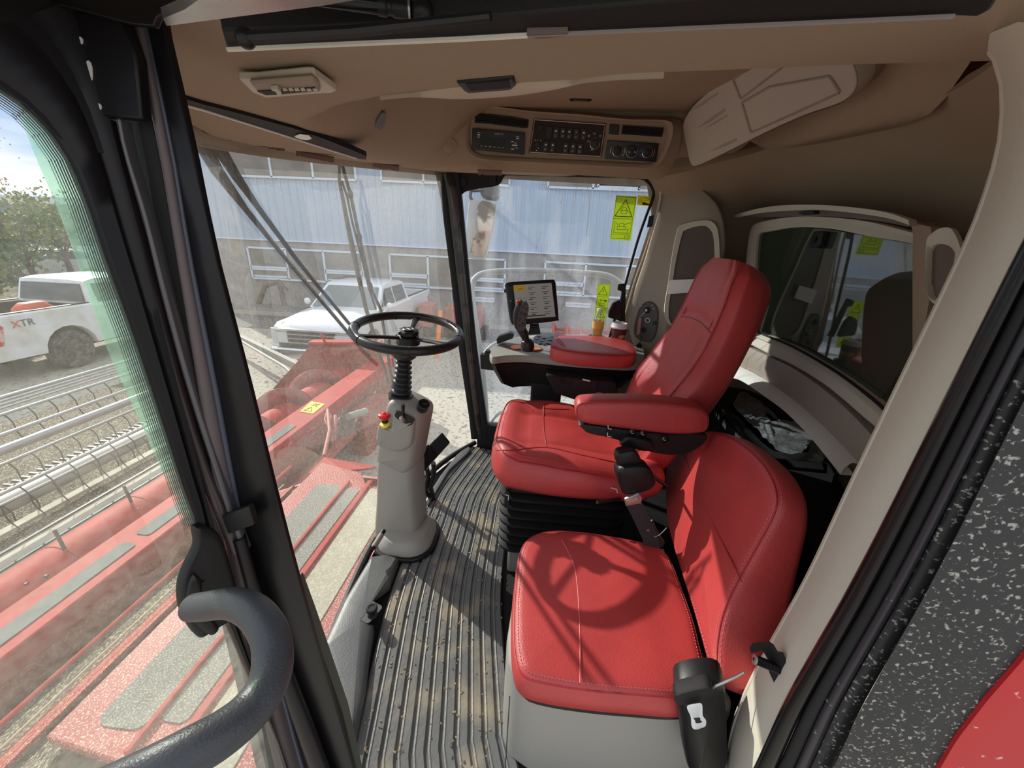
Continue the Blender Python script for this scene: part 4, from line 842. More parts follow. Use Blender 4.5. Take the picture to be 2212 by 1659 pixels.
def stitches(mb, pts, n, L=.004, r=.0007, lift=V((0, 0, 0))):
    pts = resample(pts, n, False)
    for i in range(0, n-1, 2): a = pts[i]+lift; b = pts[i].lerp(pts[i+1], .95)+lift; mb.tube([a, b], r, 4, caps=False)
    return mb
for rr in (4, 6): stitches(mb, rg[rr]+[rg[rr][0]], 420, lift=V((0, 0, .0012)))
obj('stitching', mb, mat('stitch_pink', (.62, .16, .16), .7), cu, label='double row of pink stitching')
def onpts(o, l, lift=.0008):
    out = []
    for u, v in smoothpix(l, False, 8):
        d = ray(u, v).normalized(); org = V(origin_of(o)) ; h, q, n, _ = o.ray_cast(EYE-org, d)
        if h: out.append(q+org+(n if n.dot(d) < 0 else -n)*lift)
    return out
for l in ([(1176, 872), (1174, 890), (1175, 930), (1181, 966)], [(1072, 972), (1110, 972), (1181, 967), (1260, 984), (1350, 1003)], [(1100, 866), (1140, 872), (1176, 882), (1230, 884)]):
    q_s = onpts(cu, l)
    if len(q_s) > 3:
        obj('seam', MB().tube(q_s, .0018, 6), mat('red_piping', (.30, .016, .022), .5), cu)
# backrest: sections up a reclined axis
AX = V((0, -.385, .923))*.965; NX_ = V((0, .923, .385)); B0 = V((1.44, -.385, .53))
def brow(h):
    t = h/.80
    cx = interp([(0, 0), (.5, .005), (.8, .03), (1, .055)], t)
    hw = interp([(0, .20), (.1, .235), (.3, .25), (.5, .245), (.7, .225), (.85, .21), (.95, .19), (1, .13)], t)
    th = interp([(0, .08), (.3, .085), (.6, .08), (.8, .075), (.93, .065), (1, .03)], t)
    bow = interp([(0, .0), (.3, .02), (.6, .01), (.75, .035), (.9, .055), (1, .055)], t)
    bol = interp([(0, .02), (.3, .035), (.6, .02), (.75, .004), (1, 0)], t)
    return cx, hw, th, bow, bol
def bsec(h):
    cx, hw, th, bow, bol = brow(h); c = B0+AX*h+V((cx, 0, 0)); pts = []
    prof_ = []
    for k in range(21):                    # front from near (-x) to far (+x)
        s_ = -1+2*k/20; a = abs(s_)
        d = bow+bol*ss((a-.35)/.35)-.030*ss((a-.72)/.28)-.007*math.exp(-((a-.62)/.05)**2)
        if .52 < h < .60: d -= .010*math.exp(-((h-.555-.03*(1-a*a))/.012)**2)*(1 if a < .7 else 0)
        pts.append(c+V((1, 0, 0))*s_*hw*.965+NX_*d)
    for k in range(1, 12):
        a = pi*k/12; 
        pts.append(c+V((1, 0, 0))*hw*(.965+.035*sin(a) if True else 1)+NX_*(-.030+bow+bol-(th)*.5*(1-cos(a))))
    for k in range(9): s_ = .9-1.8*k/8; pts.append(c+V((1, 0, 0))*s_*hw*.95-NX_*(th+.03-.02*(1-s_*s_)+.0))
    for k in range(1, 12):
        a = pi*(1-k/12); pts.append(c-V((1, 0, 0))*hw*(.965+.035*sin(a))+NX_*(-.030+bow+bol-th*.5*(1-cos(a))))
    return pts
hs_ = [0, .02, .05, .1, .15, .2, .25, .3, .35, .4, .45, .5, .53, .545, .56, .575, .59, .61, .64, .68, .71, .735, .755, .77, .782, .79, .797, .80]
mb = MB().loft([bsec(h) for h in hs_]); bk = obj('backrest', mb, RED, ds, smooth=75)
bk.modifiers.new('sub', 'SUBSURF').levels = 1
for l in ([(1471, 684), (1490, 686), (1515, 698), (1538, 722)],):
    q_s = onpts(bk, l)
    if len(q_s) > 3: obj('seam', MB().tube(q_s, .0018, 6), mat('red_piping', (.30, .016, .022), .5), bk)
for sd in (-1, 1):
    for f_, rr in ((.62, .0016), (.80, .0028)):
        ln_ = []
        for h in [x/40*.77 for x in range(1, 41)]:
            cx, hw, th, bow, bol = brow(h); a = f_; d = bow+bol*ss((a-.35)/.35)-.030*ss((a-.72)/.28)-.007*math.exp(-((a-.62)/.05)**2)
            ln_.append(B0+AX*h+V((cx+sd*hw*.965*a, 0, 0))+NX_*(d+.0005))
        obj('seam', MB().tube(ln_, rr, 6), mat('red_piping', (.34, .018, .024), .5), bk)
        if f_ == .80:
            mb = MB()
            for o_ in (-.008, .008): stitches(mb, [q+V((sd*o_, 0, 0))+NX_*.001 for q in ln_], 200)
            obj('stitching', mb, mat('stitch_pink', (.62, .16, .16), .7), bk)
# seat armrest on the near side with its switch box
XA = 1.085
am = smoothpix([(1243, 888), (1246, 876), (1262, 868), (1330, 866), (1420, 868), (1500, 878), (1528, 892), (1533, 910), (1526, 930), (1500, 937), (1440, 937), (1340, 925), (1262, 914), (1246, 902)])
mb, rg = pillow([P(u, v, x=XA) for u, v in am], (-1, 0, 0), [(.016, -.075), (.004, -.07), (0, -.06), (0, -.008), (.004, 0), (.012, .006)], crown=.002, n=100)
ar = obj('armrest', mb, RED, ds, smooth=75)
seam('seam', rg[4], ar, m=mat('red_piping', (.34, .018, .024), .5), r=.0018)
mb = MB(); stitches(mb, [q+V((-.001, 0, 0)) for q in rg[5]], 220); obj('stitching', mb, mat('stitch_pink', (.62, .16, .16), .7), ar)
bx = smoothpix([(1256, 916), (1340, 926), (1440, 938), (1524, 938), (1518, 962), (1470, 984), (1400, 976), (1330, 950), (1275, 938), (1260, 928)])
mb, _ = pillow([P(u, v, x=XA+.006) for u, v in bx], (-1, 0, 0), [(.0, -.055), (0, -.004), (.003, 0)], crown=.001, n=80)
sbx = obj('switch_box', mb, BLK, ds, smooth=40)
fx = frame3(P(1317, 932, x=XA-.001), (0, -1, 0), (0, 0, 1))
plate('rocker', fx, .016, .032, .002, .003, BLKG, sbx)
def seaticon(u, v, s_, par):
    f = frame3(P(u, v, x=XA-.0045), (0, -1, 0), (0, 0, 1)); obj('seat_symbol', MB().tube([f(-.006*s_, .008*s_), f(-.004*s_, -.004*s_), f(.006*s_, -.005*s_)], .0012*s_, 5), INKW, par)
seaticon(1317, 924, 1, sbx); seaticon(1316, 940, 1.1, sbx)
for u, v in ((1366, 934), (1389, 937), (1436, 949)):
    k_ = obj('round_button', MB().lathe([(.0125, 0), (.0125, .003), (.011, .004), (0, .004)], P(u, v, x=XA-.001), (-1, 0, 0), 20), BLKG, sbx); seaticon(u, v, .7, k_)
hd = smoothpix([(1350, 948), (1362, 944), (1400, 952), (1412, 960), (1408, 972), (1392, 976), (1360, 968), (1340, 962)])
mb, _ = pillow([P(u, v, x=XA-.012) for u, v in hd], (-1, 0, 0), [(0, -.03), (0, -.004), (.004, 0)], crown=.002, n=50); obj('adjuster_handle', mb, BLK, sbx, smooth=50)
# hip bolster seen below the armrest
mb = MB().ball((1.17, -.40, .53), .075, 12, (.55, .9, 1.0)); obj('hip_bolster', mb, RED, ds, smooth=80)
mb = MB().ball((1.74, -.30, .60), .035, 8, (.8, 1.2, 1.2)); obj('buckle_stub', mb, RED, ds, smooth=80)
# frame and suspension below the cushion
obj('seat_pan', MB().box((1.43, -.16, .425), (.50, .50, .035)), BLK, ds, bevel=.012)
rings = []
for k in range(29):
    z = .12+.285*k/28; w_ = .012*(1 if (k//2) % 2 else -1)
    rings.append([V((1.43+a*(1+w_/.25), -.13+b*(1+w_/.2), z)) for a, b in rrect(.50, .46, .06)])
obj('suspension_bellows', MB().loft(rings), BLK, ds, smooth=50)
obj('seat_base', MB().box((1.43, -.15, .06), (.46, .44, .12)), GREYD, ds, bevel=.01)
for (u0, v0, u1, v1) in ((1392, 1015, 1440, 1050), (1290, 1085, 1340, 1078)):
    obj('lever', MB().tube([P(u0, v0, x=1.05), P(u1, v1, x=1.12)], .006, 8), BLK, ds)
obj('height_lever', MB().prism([P(u, v, x=1.14) for u, v in ((1090, 1062), (1102, 1066), (1100, 1098), (1089, 1094))], (.02, 0, 0)), BLK, ds, bevel=.002)
f = frame3(P(1096, 1074, x=1.137), (0, -1, 0), (0, 0, 1)); obj('seat_symbol', MB().tube([f(-.008, .010), f(.004, .008), f(.004, -.012)], .0015, 5), INKW, ds)
f = frame3(P(1328, 1060, x=1.12), (0, -1, 0), (0, 0, 1)); obj('seat_symbol', MB().tube([f(-.014, .010), f(.006, .006), f(.010, -.008)], .0018, 5), INKW, ds)
# belt buckle boot standing by the driver seat
bb = thing('belt_buckle', 'black belt buckle boot with a metal tongue between the two seats', 'belt buckle', P(1370, 1120, x=.98))
q0 = [P(u, v, x=1.0) for u, v in smoothpix([(1334, 985), (1345, 977), (1372, 974), (1384, 990), (1384, 1004), (1358, 1010), (1336, 1006)])]
mb, _ = pillow(q0, (-1, 0, .2), [(0, -.05), (0, -.006), (.004, 0)], crown=.004, n=50); obj('top_cap', mb, BLK, bb, smooth=50)
q0 = [P(u, v, x=.985) for u, v in smoothpix([(1334, 1020), (1350, 1008), (1392, 1006), (1410, 1020), (1418, 1046), (1400, 1062), (1352, 1070), (1340, 1048)])]
mb, _ = pillow(q0, (-1, 0, .2), [(0, -.06), (0, -.008), (.006, 0)], crown=.006, n=50); obj('boot', mb, BLK, bb, smooth=50)
obj('metal_tongue', MB().prism([P(u, v, x=.975) for u, v in ((1349, 1079), (1380, 1066), (1388, 1076), (1385, 1088), (1352, 1094))], (.010, 0, 0)), STEEL, bb, bevel=.002)
obj('button', MB().prism([P(u, v, x=.972) for u, v in ((1353, 1082), (1376, 1073), (1380, 1080), (1356, 1089))], (.004, 0, 0)), mat('buckle_salmon', (.5, .26, .22), .4), bb)
obj('webbing', MB().loft([[P(u, v, x=x_)+V((0, .0, 0)), P(u+32, v-10, x=x_), P(u+32, v-10, x=x_+.006), P(u, v, x=x_+.006)] for u, v, x_ in ((1352, 1090, .985), (1372, 1130, .98), (1388, 1165, .97), (1395, 1200, .96))]), mat('belt_webbing', (.03, .028, .028), .7, bump=.5, bscale=300), bb, smooth=40)
hg = thing('seat_hinge', 'dark metal hinge with bolts behind the folding seat cushion', 'hinge', P(1420, 1190, x=.98))
obj('bracket', MB().prism([P(u, v, x=.99) for u, v in ((1393, 1132), (1410, 1125), (1422, 1150), (1436, 1172), (1430, 1185), (1402, 1168))], (.008, 0, 0)), mat('bracket_grey', (.10, .10, .10), .4, metal=.5), hg, bevel=.001)
for u, v in ((1413, 1162), (1430, 1190), (1398, 1140)): obj('bolt', MB().lathe([(.008, 0), (.008, .006), (.005, .006), (.005, .012)], P(u, v, x=.985), (-1, 0, 0), 6), STEEL, hg)
obj('wire', MB().tube(smoothc([P(u, v, x=.97) for u, v in ((1412, 1160), (1425, 1155), (1440, 1140))], 5), .0015, 5), STEEL, hg)

# ================================================================ FOLDING PASSENGER SEAT
ps = thing('passenger_seat', 'small red leather passenger seat nearest the door on a beige box', 'seat', (.76, -.2, 0))
po = smoothpix([(1112, 1250), (1122, 1195), (1150, 1166), (1200, 1156), (1280, 1162), (1380, 1180), (1420, 1192), (1446, 1218), (1470, 1275), (1495, 1345), (1512, 1410), (1526, 1475), (1520, 1520), (1470, 1530), (1380, 1524), (1280, 1515), (1180, 1500), (1125, 1480), (1106, 1430), (1104, 1340)], n=8)
mb, rg = pillow([P(u, v, z=.392) for u, v in po], (0, 0, 1), [(.010, -.045), (.002, -.035), (0, -.01), (.002, .010), (.007, .022), (.016, .029), (.03, .032)], crown=.006, n=150, inner=12, dz=lambda q: .0015*noise.noise(V((q.x*12, q.y*12, 3))) if q.z > .41 else 0)
pc = obj('seat_cushion', mb, RED, ps, smooth=75)
seam('seam', rg[4], pc, m=mat('red_piping', (.34, .018, .024), .5), r=.0018)
mb = MB(); stitches(mb, rg[5]+[rg[5][0]], 420, lift=V((0, 0, .001)), r=.0008)
obj('stitching', mb, mat('stitch_pink', (.62, .16, .16), .7), pc, label='pink stitching along the edge')
sl = [P(u, v, z=.4285) for u, v in smoothpix([(1213, 1165), (1232, 1200), (1244, 1240), (1250, 1300), (1253, 1380), (1253, 1475)], False)]
obj('seam', MB().tube(sl, .0018, 6), mat('seam_light', (.60, .10, .10), .5), pc)
# carrier and box
obj('carrier', MB().prism([q+(V((.76, -.2, 0))-V((q.x, q.y, 0)))*.05+V((0, 0, -.062)) for q in resample([P(u, v, z=.392) for u, v in po], 80)], (0, 0, .020)), BLK, ps, smooth=50)
bxo = [P(u, v, z=.335) for u, v in smoothpix([(1118, 1490), (1128, 1250), (1160, 1195), (1400, 1210), (1480, 1400), (1560, 1545), (1400, 1545), (1240, 1538), (1150, 1525)], n=6)]
bxo = [V((a, b, .335)) for a, b in ((.595, .0), (.63, .025), (.70, .032), (.92, .020), (.95, 0), (.95, -.42), (.60, -.50), (.575, -.48), (.572, -.30), (.575, -.05))]
obj('seat_box', MB().loft([[V((q.x, q.y, .0)) for q in bxo], [V((q.x, q.y, .30)) for q in bxo], [V((.76+(q.x-.76)*.99, -.22+(q.y+.22)*.99, .335)) for q in bxo]]), GREY, ps, bevel=.012, smooth=50, seg=3)
obj('box_seam', MB().tube([V((.57, .012, .005)), V((.566, .012, .15)), V((.572, .012, .30))], .0012, 5), BLKM, ps)
# backrest
QP, QN = V((.57, -.42, .45)), V((.16, 1, .20)).normalized()
po = smoothpix([(1439, 1060), (1441, 1010), (1458, 975), (1482, 946), (1512, 933), (1560, 938), (1600, 958), (1640, 992), (1668, 1032), (1680, 1075), (1672, 1115), (1640, 1175), (1592, 1262), (1562, 1330), (1550, 1400), (1550, 1460), (1544, 1470), (1535, 1445), (1500, 1320), (1462, 1200), (1444, 1130)], n=8)
mb, rg = pillow([PP(u, v, QP, QN) for u, v in po], QN, [(.02, -.062), (.0, -.058), (-.006, -.045), (-.006, -.015), (-.003, -.006), (.002, 0), (.010, .003)], crown=.006, n=150, inner=12)
for i_ in range(450): mb.v[i_] = mb.v[i_]-QN*(.075*max(0, min(1, (.80-mb.v[i_].z)/.28)))
pb = obj('backrest', mb, RED, ps, smooth=75)
seam('seam', rg[5], pb, m=mat('red_piping', (.34, .018, .024), .5), r=.0018)
mb = MB()
for o_ in (0, 6): stitches(mb, rg[6 if o_ else 4]+[rg[6 if o_ else 4][0]], 420, r=.0008)
obj('stitching', mb, mat('stitch_pink', (.60, .14, .15), .7), pb, label='pink stitching along the edge')
obj('seam', MB().tube([PP(u, v, QP+QN*.0075, QN) for u, v in smoothpix([(1478, 985), (1510, 1060), (1550, 1150), (1602, 1256)], False)], .0015, 6), mat('seam_dark', (.40, .03, .035), .5), pb)
# seat belt retractor in the corner
rt = thing('belt_retractor', 'black seat belt retractor with a metal buckle plate by the passenger seat', 'belt retractor', P(1530, 1659, x=.50))
q0 = [P(u, v, x=.50) for u, v in smoothpix([(1458, 1510), (1470, 1492), (1520, 1482), (1560, 1488), (1572, 1520), (1574, 1600), (1570, 1680), (1500, 1690), (1478, 1640), (1466, 1560)])]
mb, _ = pillow(q0, (-1, .25, .1), [(0, -.06), (0, -.02), (.006, -.006), (.016, 0)], crown=.012, n=70); obj('housing', mb, BLK, rt, smooth=60)
q0 = [P(u, v, x=.488) for u, v in smoothpix([(1457, 1512), (1464, 1498), (1520, 1484), (1538, 1486), (1541, 1498), (1530, 1512), (1470, 1526)])]
mb, _ = pillow(q0, (-1, .25, .3), [(0, -.03), (0, -.004), (.003, 0)], crown=.003, n=50); obj('belt_guide', mb, BLKM, rt, smooth=50)
pls = smoothpix([(1484, 1526), (1502, 1520), (1516, 1521), (1518, 1545), (1525, 1556), (1524, 1568), (1515, 1573), (1501, 1576), (1494, 1568), (1492, 1548)])
obj('buckle_plate', MB().loft([[P(u, v, x=.474) for u, v in pls], [P(u, v, x=.472) for u, v in pls], [P(u, v, x=.472) for u, v in [(1509+(a-1509)*.45, 1557+(b-1551)*.22) for a, b in pls]], [P(u, v, x=.474) for u, v in [(1509+(a-1509)*.45, 1557+(b-1551)*.22) for a, b in pls]]], cycle=True), mat('buckle_bright', (.8, .82, .85), .3, metal=.3), rt, smooth=30)
obj('cable', MB().tube(smoothc([P(u, v, x=.50) for u, v in ((1535, 1487), (1565, 1474), (1590, 1462), (1608, 1452))], 5), .0022, 6), STEEL, rt)
# door striker on the pillar
sk = thing('door_striker', 'black door striker pin with bracket on the beige pillar', 'striker', P(1660, 1440, x=.45))
sn = V((-.5, .86, 0)).normalized()
SKP = P(1665, 1425, x=.475)
def SK(u, v, l=0): return PP(u, v, SKP+sn*l, sn)
obj('bracket', MB().prism([SK(u, v, .002) for u, v in ((1622, 1396), (1628, 1388), (1662, 1385), (1672, 1392), (1680, 1406), (1692, 1408), (1700, 1432), (1684, 1470), (1676, 1476), (1664, 1450), (1660, 1420), (1650, 1404), (1625, 1410))], sn*.004), BLK, sk, bevel=.001)
obj('pin', MB().tube([SK(1683, 1446, .004), SK(1630, 1424, .030)], .0075, 18), BLKG, sk)
a_ = SK(1630, 1424, .030); b_ = SK(1683, 1446, .004); d_ = (a_-b_).normalized()
obj('pin_ring', MB().lathe([(.0078, -.002), (.0078, .001), (.006, .0012)], a_, d_, 18), STEEL, sk); obj('hex_socket', MB().lathe([(.003, .0012), (.003, .0018)], a_, d_, 6), BLKM, sk)
# ================================================================ STEERING COLUMN
sc_ = thing('steering_column', 'grey steering column with black wheel, bellows and red stop button', 'steering column', (1.33, .50, 0))
XS = 1.27
def side(l, x=XS, n=6): return [P(u, v, x=x) for u, v in smoothpix(l, n=n)]
mb, rg = pillow(side([(810, 990), (806, 1080), (803, 1165), (825, 1178), (870, 1186), (893, 1176), (899, 1150), (895, 1100), (892, 1050), (890, 1010), (880, 995), (840, 985)], XS+.008, 4), (-1, .12, 0), [(.02, -.135), (.0, -.115), (0, -.05), (.004, -.026), (.012, -.010), (.026, 0)], crown=0, n=100, inner=0)
obj('lower_housing', mb, GREY, sc_, smooth=60)
mb, rg = pillow(side([(833, 872), (850, 868), (872, 876), (895, 888), (906, 898), (908, 912), (902, 945), (895, 985), (890, 1012), (881, 1024), (868, 1028), (848, 1020), (826, 1008), (808, 998), (811, 960), (818, 925), (825, 895)], n=4), (-1, .12, 0), [(.02, -.145), (.0, -.125), (0, -.045), (.004, -.020), (.012, -.004), (.026, .004)], crown=0, n=100, inner=0)
up = obj('upper_housing', mb, GREY, sc_, smooth=60)
# raised pocket for the switches
mb, rg = pillow([P(u, v, x=XS-.006) for u, v in smoothpix([(820, 916), (832, 918), (846, 922), (850, 892), (860, 888), (888, 904), (896, 908), (892, 950), (884, 966), (862, 974), (835, 968), (815, 955)], n=4)], (-1, .12, .1), [(0, -.02), (0, .004), (.004, .010), (.012, .014)], crown=.003, n=90)
obj('switch_pocket', mb, GREY, up, smooth=60)
obj('toggle_plate', MB().prism([P(u, v, x=XS-.021) for u, v in ((850, 898), (857, 887), (872, 892), (896, 905), (888, 918), (872, 922), (856, 916))], V((.006, 0, -.004))), BLK, up, bevel=.002)
obj('toggle_base', MB().lathe([(.012, 0), (.012, .008), (.008, .016), (.007, .020)], P(870, 908, x=XS-.022), (-.5, .1, .8), 16), STEEL, up)
obj('toggle_lever', MB().lathe([(.004, 0), (.005, .02), (.0068, .045), (.006, .052), (0, .053)], P(871, 899, x=XS-.026), (-.2, -.12, 1), 14), BLK, up)
ye = P(832, 916, x=XS-.008)
obj('yellow_ring', MB().lathe([(.019, -.004), (.019, .003), (.016, .006), (0, .006)], ye, (-.35, .1, .9), 28), YEL, up)
obj('stop_stem', MB().lathe([(.012, .008), (.012, .028)], ye, (-.02, .0, 1), 18), BLK, up)
obj('stop_button', MB().lathe([(.011, .018), (.015, .024), (.0205, .030), (.0225, .037), (.021, .043), (.015, .046), (.008, .0455), (.007, .049), (.005, .050), (0, .050)], ye, (-.02, .0, 1), 28), REDB, sc_, label='red mushroom emergency stop button')
kc = P(915, 874, x=XS+.01)
obj('ignition_switch', MB().lathe([(.022, -.03), (.022, .006), (.019, .009), (.018, .004), (0, .004)], kc, (-.55, -.35, .75), 24), BLK, up)
obj('key_slot', MB().box(kc+V((-.004, -.003, .006)), (.004, .026, .005)), BLKG, up)
# collar and skirt at the foot
def crr(w_, h_, z, cx=1.315, cy=.528): return [V((cx+a, cy+b, z)) for a, b in rrect(w_, h_, min(w_, h_)*.38, 8)]
obj('base_collar', MB().loft([crr(.245, .235, .03), crr(.24, .23, .055), crr(.225, .21, .068), crr(.21, .19, .078), crr(.20, .18, .085)]), GREY, sc_, smooth=60)
# hidden inner post that carries it on the floor
obj('floor_flange', MB().prism([V((1.315+a, .528+b, .002)) for a, b in rrect(.275, .265, .10)], (0, 0, .03)), BLK, sc_, bevel=.005)
tp = obj('tilt_pedal', MB().tube([P(829, 1146, x=1.235), P(806, 1184, x=1.15)], .0105, 16), BLK, sc_)
pe = P(806, 1184, x=1.15); pd_ = (pe-P(829, 1146, x=1.235)).normalized()
obj('pedal_sleeve', MB().tube([P(824, 1155, x=1.215), P(807, 1182, x=1.155)], .0118, 16), mat('worn_sleeve', (.28, .24, .19), .6), tp); obj('pedal_bore', MB().lathe([(.006, .0), (.006, .002)], pe, pd_, 12), BLKM, tp)
# bellows
cb, ct = P(866, 852, x=1.345), P(873, 768, x=1.355); L = (ct-cb).length; prof = [(.046, -.02), (.047, 0)]
for k in range(7):
    h = L*(.02+.88*k/7); dh = L*.88/7; r = .037-.0015*k; prof += [(r-.006, h+dh*.05), (r+.003, h+dh*.35), (r+.004, h+dh*.5), (r+.003, h+dh*.65), (r-.006, h+dh*.95)]
prof += [(.034, L*.92), (.046, L), (.048, L+.012), (.040, L+.02)]
obj('bellows', MB().lathe(prof, cb, ct-cb, 32), mat('bellows_black', (.022, .023, .025), .38), sc_, smooth=60)
WC = P(882, 716, x=1.37); WN = V((-.085, -.10, 1)).normalized()
a1 = V((1, 0, 0)); a1 = (a1-WN*a1.dot(WN)).normalized(); a2 = WN.cross(a1)
def WP(r, ang, h=0): return WC+a1*(r*cos(ang))+a2*(r*sin(ang))+WN*h
ring = [WP(.192, 2*pi*k/72) for k in range(72)]
sw_ = obj('steering_wheel', MB().tube(ring, .0165, 16, cycle=True), mat('wheel_black', (.018, .018, .018), .36, bump=.25, bscale=350), sc_, smooth=60)
mb = MB()
for a in (100, 35, 145, 270, 200): 
    a = radians(a); c = WP(.192, a); t = (a2*cos(a)-a1*sin(a)).normalized(); rr = (a1*cos(a)+a2*sin(a)); mb.tube([c+(rr*cos(q)+WN*sin(q))*.0170 for q in [2*pi*k/18 for k in range(18)]], .0012, 5, cycle=True)
obj('rim_seam', mb, BLKM, sw_)
mb = MB()
for k in range(16):
    a = radians(300+k*1.6); c = WP(.181, a, .0135); c2 = WP(.187, a+.006, .0165); mb.tube([c, c2], .0009, 4)
obj('rim_lacing', mb, STEEL, sw_)
SPA = [radians(10), radians(130), radians(250)]
for a in SPA:
    d = a1*cos(a)+a2*sin(a); s_ = WN.cross(d); rgs = []
    for k in range(9):
        t = k/8; r = .03+.15*t; wv = .016-.006*sin(pi*t)+.004*t; hh = -.022+.02*t
        rgs.append([WC+d*r+s_*(wv*cos(q))+WN*(hh+.006*sin(q)) for q in [2*pi*j/12 for j in range(12)]])
    obj('spoke', MB().loft(rgs), BLK, sw_, smooth=60)
obj('hub', MB().lathe([(.030, -.06), (.045, -.045), (.040, -.03), (.040, -.018), (.030, -.012), (.022, -.010)], WC, WN, 28), BLK, sw_, smooth=50)
rgs = []
for r0, h in ((.030, -.012), (.037, -.008), (.038, .002), (.034, .006)): rgs.append([WC+(a1*cos(q)+a2*sin(q))*(r0*(1+.05*cos(8*q)))+WN*h for q in [2*pi*k/64 for k in range(64)]])
kn = obj('hub_knob', MB().loft(rgs), BLK, sw_, smooth=50)
obj('hub_badge', MB().lathe([(.021, .005), (.021, .0085), (.019, .010), (0, .010)], WC, WN, 28), BLKG, kn)
obj('badge_ring', MB().tube([WP(.018, 2*pi*k/32, .0102) for k in range(32)], .0008, 5, cycle=True), STEEL, kn)
obj('badge_mark', MB().tube([WP(.012, radians(60), .0104), WP(.002, radians(30), .0104), WP(.003, radians(210), .0104), WP(.012, radians(240), .0104)], .0012, 5), STEEL, kn)
# brake pedals
pdl = thing('brake_pedals', 'pair of black ribbed brake pedals beside the steering column', 'pedals', (1.60, .50, 0))
def pad(l, x):
    p4 = [P(u, v, x=x) for u, v in l]; n_ = (p4[1]-p4[0]).cross(p4[3]-p4[0]).normalized()
    if n_.dot(FW) > 0: n_ = -n_
    p4[1] += V((.05, 0, 0)); p4[2] += V((.05, 0, 0)); o_ = obj('pedal_pad', MB().prism(p4, -n_*.014), BLKM, pdl, bevel=.004); mb = MB()
    n_ = (p4[1]-p4[0]).cross(p4[3]-p4[0]).normalized()
    if n_.dot(FW) > 0: n_ = -n_
    for i in range(1, 9):
        for j in range(1, 11):
            a = p4[0].lerp(p4[3], i/9).lerp(p4[1].lerp(p4[2], i/9), j/11); mb.lathe([(.0030, 0), (.0026, .003)], a, n_, 6)
    obj('grip_studs', mb, BLK, o_, smooth=0)
pad([(902, 990), (916, 973), (937, 1000), (912, 1024)], 1.50); pad([(917, 972), (948, 947), (966, 969), (935, 998)], 1.56)
for l in ([(922, 1010), (925, 1030), (918, 1060)], [(936, 1000), (938, 1022), (930, 1050)]):
    obj('pedal_arm', MB().tube([P(l[0][0], l[0][1], x=1.58), P(l[1][0], l[1][1], x=1.60), P(l[2][0], l[2][1], x=1.60), V((1.60, .49, .0))], .012, 8), BLK, pdl)

# ================================================================ RIGHT CONSOLE
cs = thing('armrest_console', 'grey right hand console with red armrest, joystick and keypad', 'console', (1.95, -.1, 0))
ct_ = smoothpix([(1058, 766), (1060, 756), (1074, 744), (1100, 731), (1150, 724), (1206, 722), (1290, 723), (1372, 730), (1392, 755), (1380, 784), (1280, 781), (1208, 775), (1136, 768), (1085, 769), (1066, 772)], n=6)
mb, rg = pillow([P(u, v, z=.755) for u, v in ct_], (0, 0, 1), [(.016, -.042), (.002, -.036), (.0, -.028), (.0, -.006), (.005, 0)], crown=.001, n=120)
obj('top_shell', mb, GREY, cs, smooth=45)
lowo = [P(u, v, z=.755) for u, v in ct_]; cen = sum(lowo, V((0, 0, 0)))/len(lowo)
def shr(q, s_, z): return V((q.x+(cen.x-q.x)*s_, q.y+(cen.y-q.y)*s_*.75, z))
lo_ = resample(lowo, 90)
obj('lower_shell', MB().loft([[shr(q, .02, .713) for q in lo_], [shr(q, .06, .68) for q in lo_], [shr(q, .22, .60) for q in lo_], [shr(q, .42, .565) for q in lo_]]), BLK, cs, smooth=60)
obj('side_box', MB().prism([P(u, v, x=1.72) for u, v in ((1180, 812), (1330, 825), (1340, 880), (1260, 870), (1200, 850))], (.25, 0, 0)), BLKM, cs, bevel=.004)
obj('drawer', MB().prism([P(u, v, x=1.715) for u, v in ((1240, 818), (1292, 824), (1286, 846), (1234, 838))], (.01, 0, 0)), BLK, cs, bevel=.001)
obj('drawer_label', MB().prism([P(u, v, x=1.710) for u, v in ((1259, 818), (1275, 822), (1275, 825), (1258, 821))], (.003, 0, 0)), INKW, cs)
for u, v in ((1206, 817), (1214, 825)): obj('socket', MB().lathe([(.008, 0), (.008, .006), (.004, .006)], P(u, v, x=1.715), (-1, 0, 0), 14), BLKG, cs)
obj('support_leg', MB().box((1.92, -.05, .30), (.12, .16, .60)), BLKM, cs, bevel=.01)
# clip block at the front end
obj('end_bracket', MB().prism([P(u, v, x=1.83) for u, v in ((1037, 766), (1046, 766), (1048, 758), (1056, 759), (1062, 775), (1066, 801), (1038, 797))], (.04, 0, 0)), BLK, cs, bevel=.002)
# orange gate of the joystick
gt = [P(u, v, z=.7575) for u, v in smoothpix([(1083, 744), (1092, 741), (1120, 744), (1150, 748), (1170, 752), (1170, 756), (1155, 759), (1125, 757), (1095, 751)])]
obj('lever_gate', MB().prism(gt, (0, 0, .003)), mat('gate_brown', (.16, .045, .02), .5), cs)
gt = [P(u, v, z=.762) for u, v in smoothpix([(1103, 750), (1115, 746), (1150, 749), (1168, 753), (1166, 756), (1150, 757), (1135, 753), (1112, 754)])]
obj('gate_slot', MB().prism(gt, (0, 0, .003)), ORANGE, cs)
# keypad
kp = obj('keypad', MB().prism([P(u, v, z=.757) for u, v in smoothpix([(1153, 730), (1165, 724), (1195, 723), (1215, 724), (1222, 728), (1205, 745), (1180, 744), (1155, 740)])], (0, 0, .004)), BLK, cs)
for u, v in ((1164, 727), (1175, 731), (1160, 733), (1170, 737), (1182, 741), (1188, 735), (1192, 727), (1204, 726), (1176, 744), (1165, 742)):
    obj('key', MB().lathe([(.012, 0), (.012, .003), (.009, .004), (0, .003)], P(u, v, z=.761), (0, 0, 1), 16), BLKG, kp)
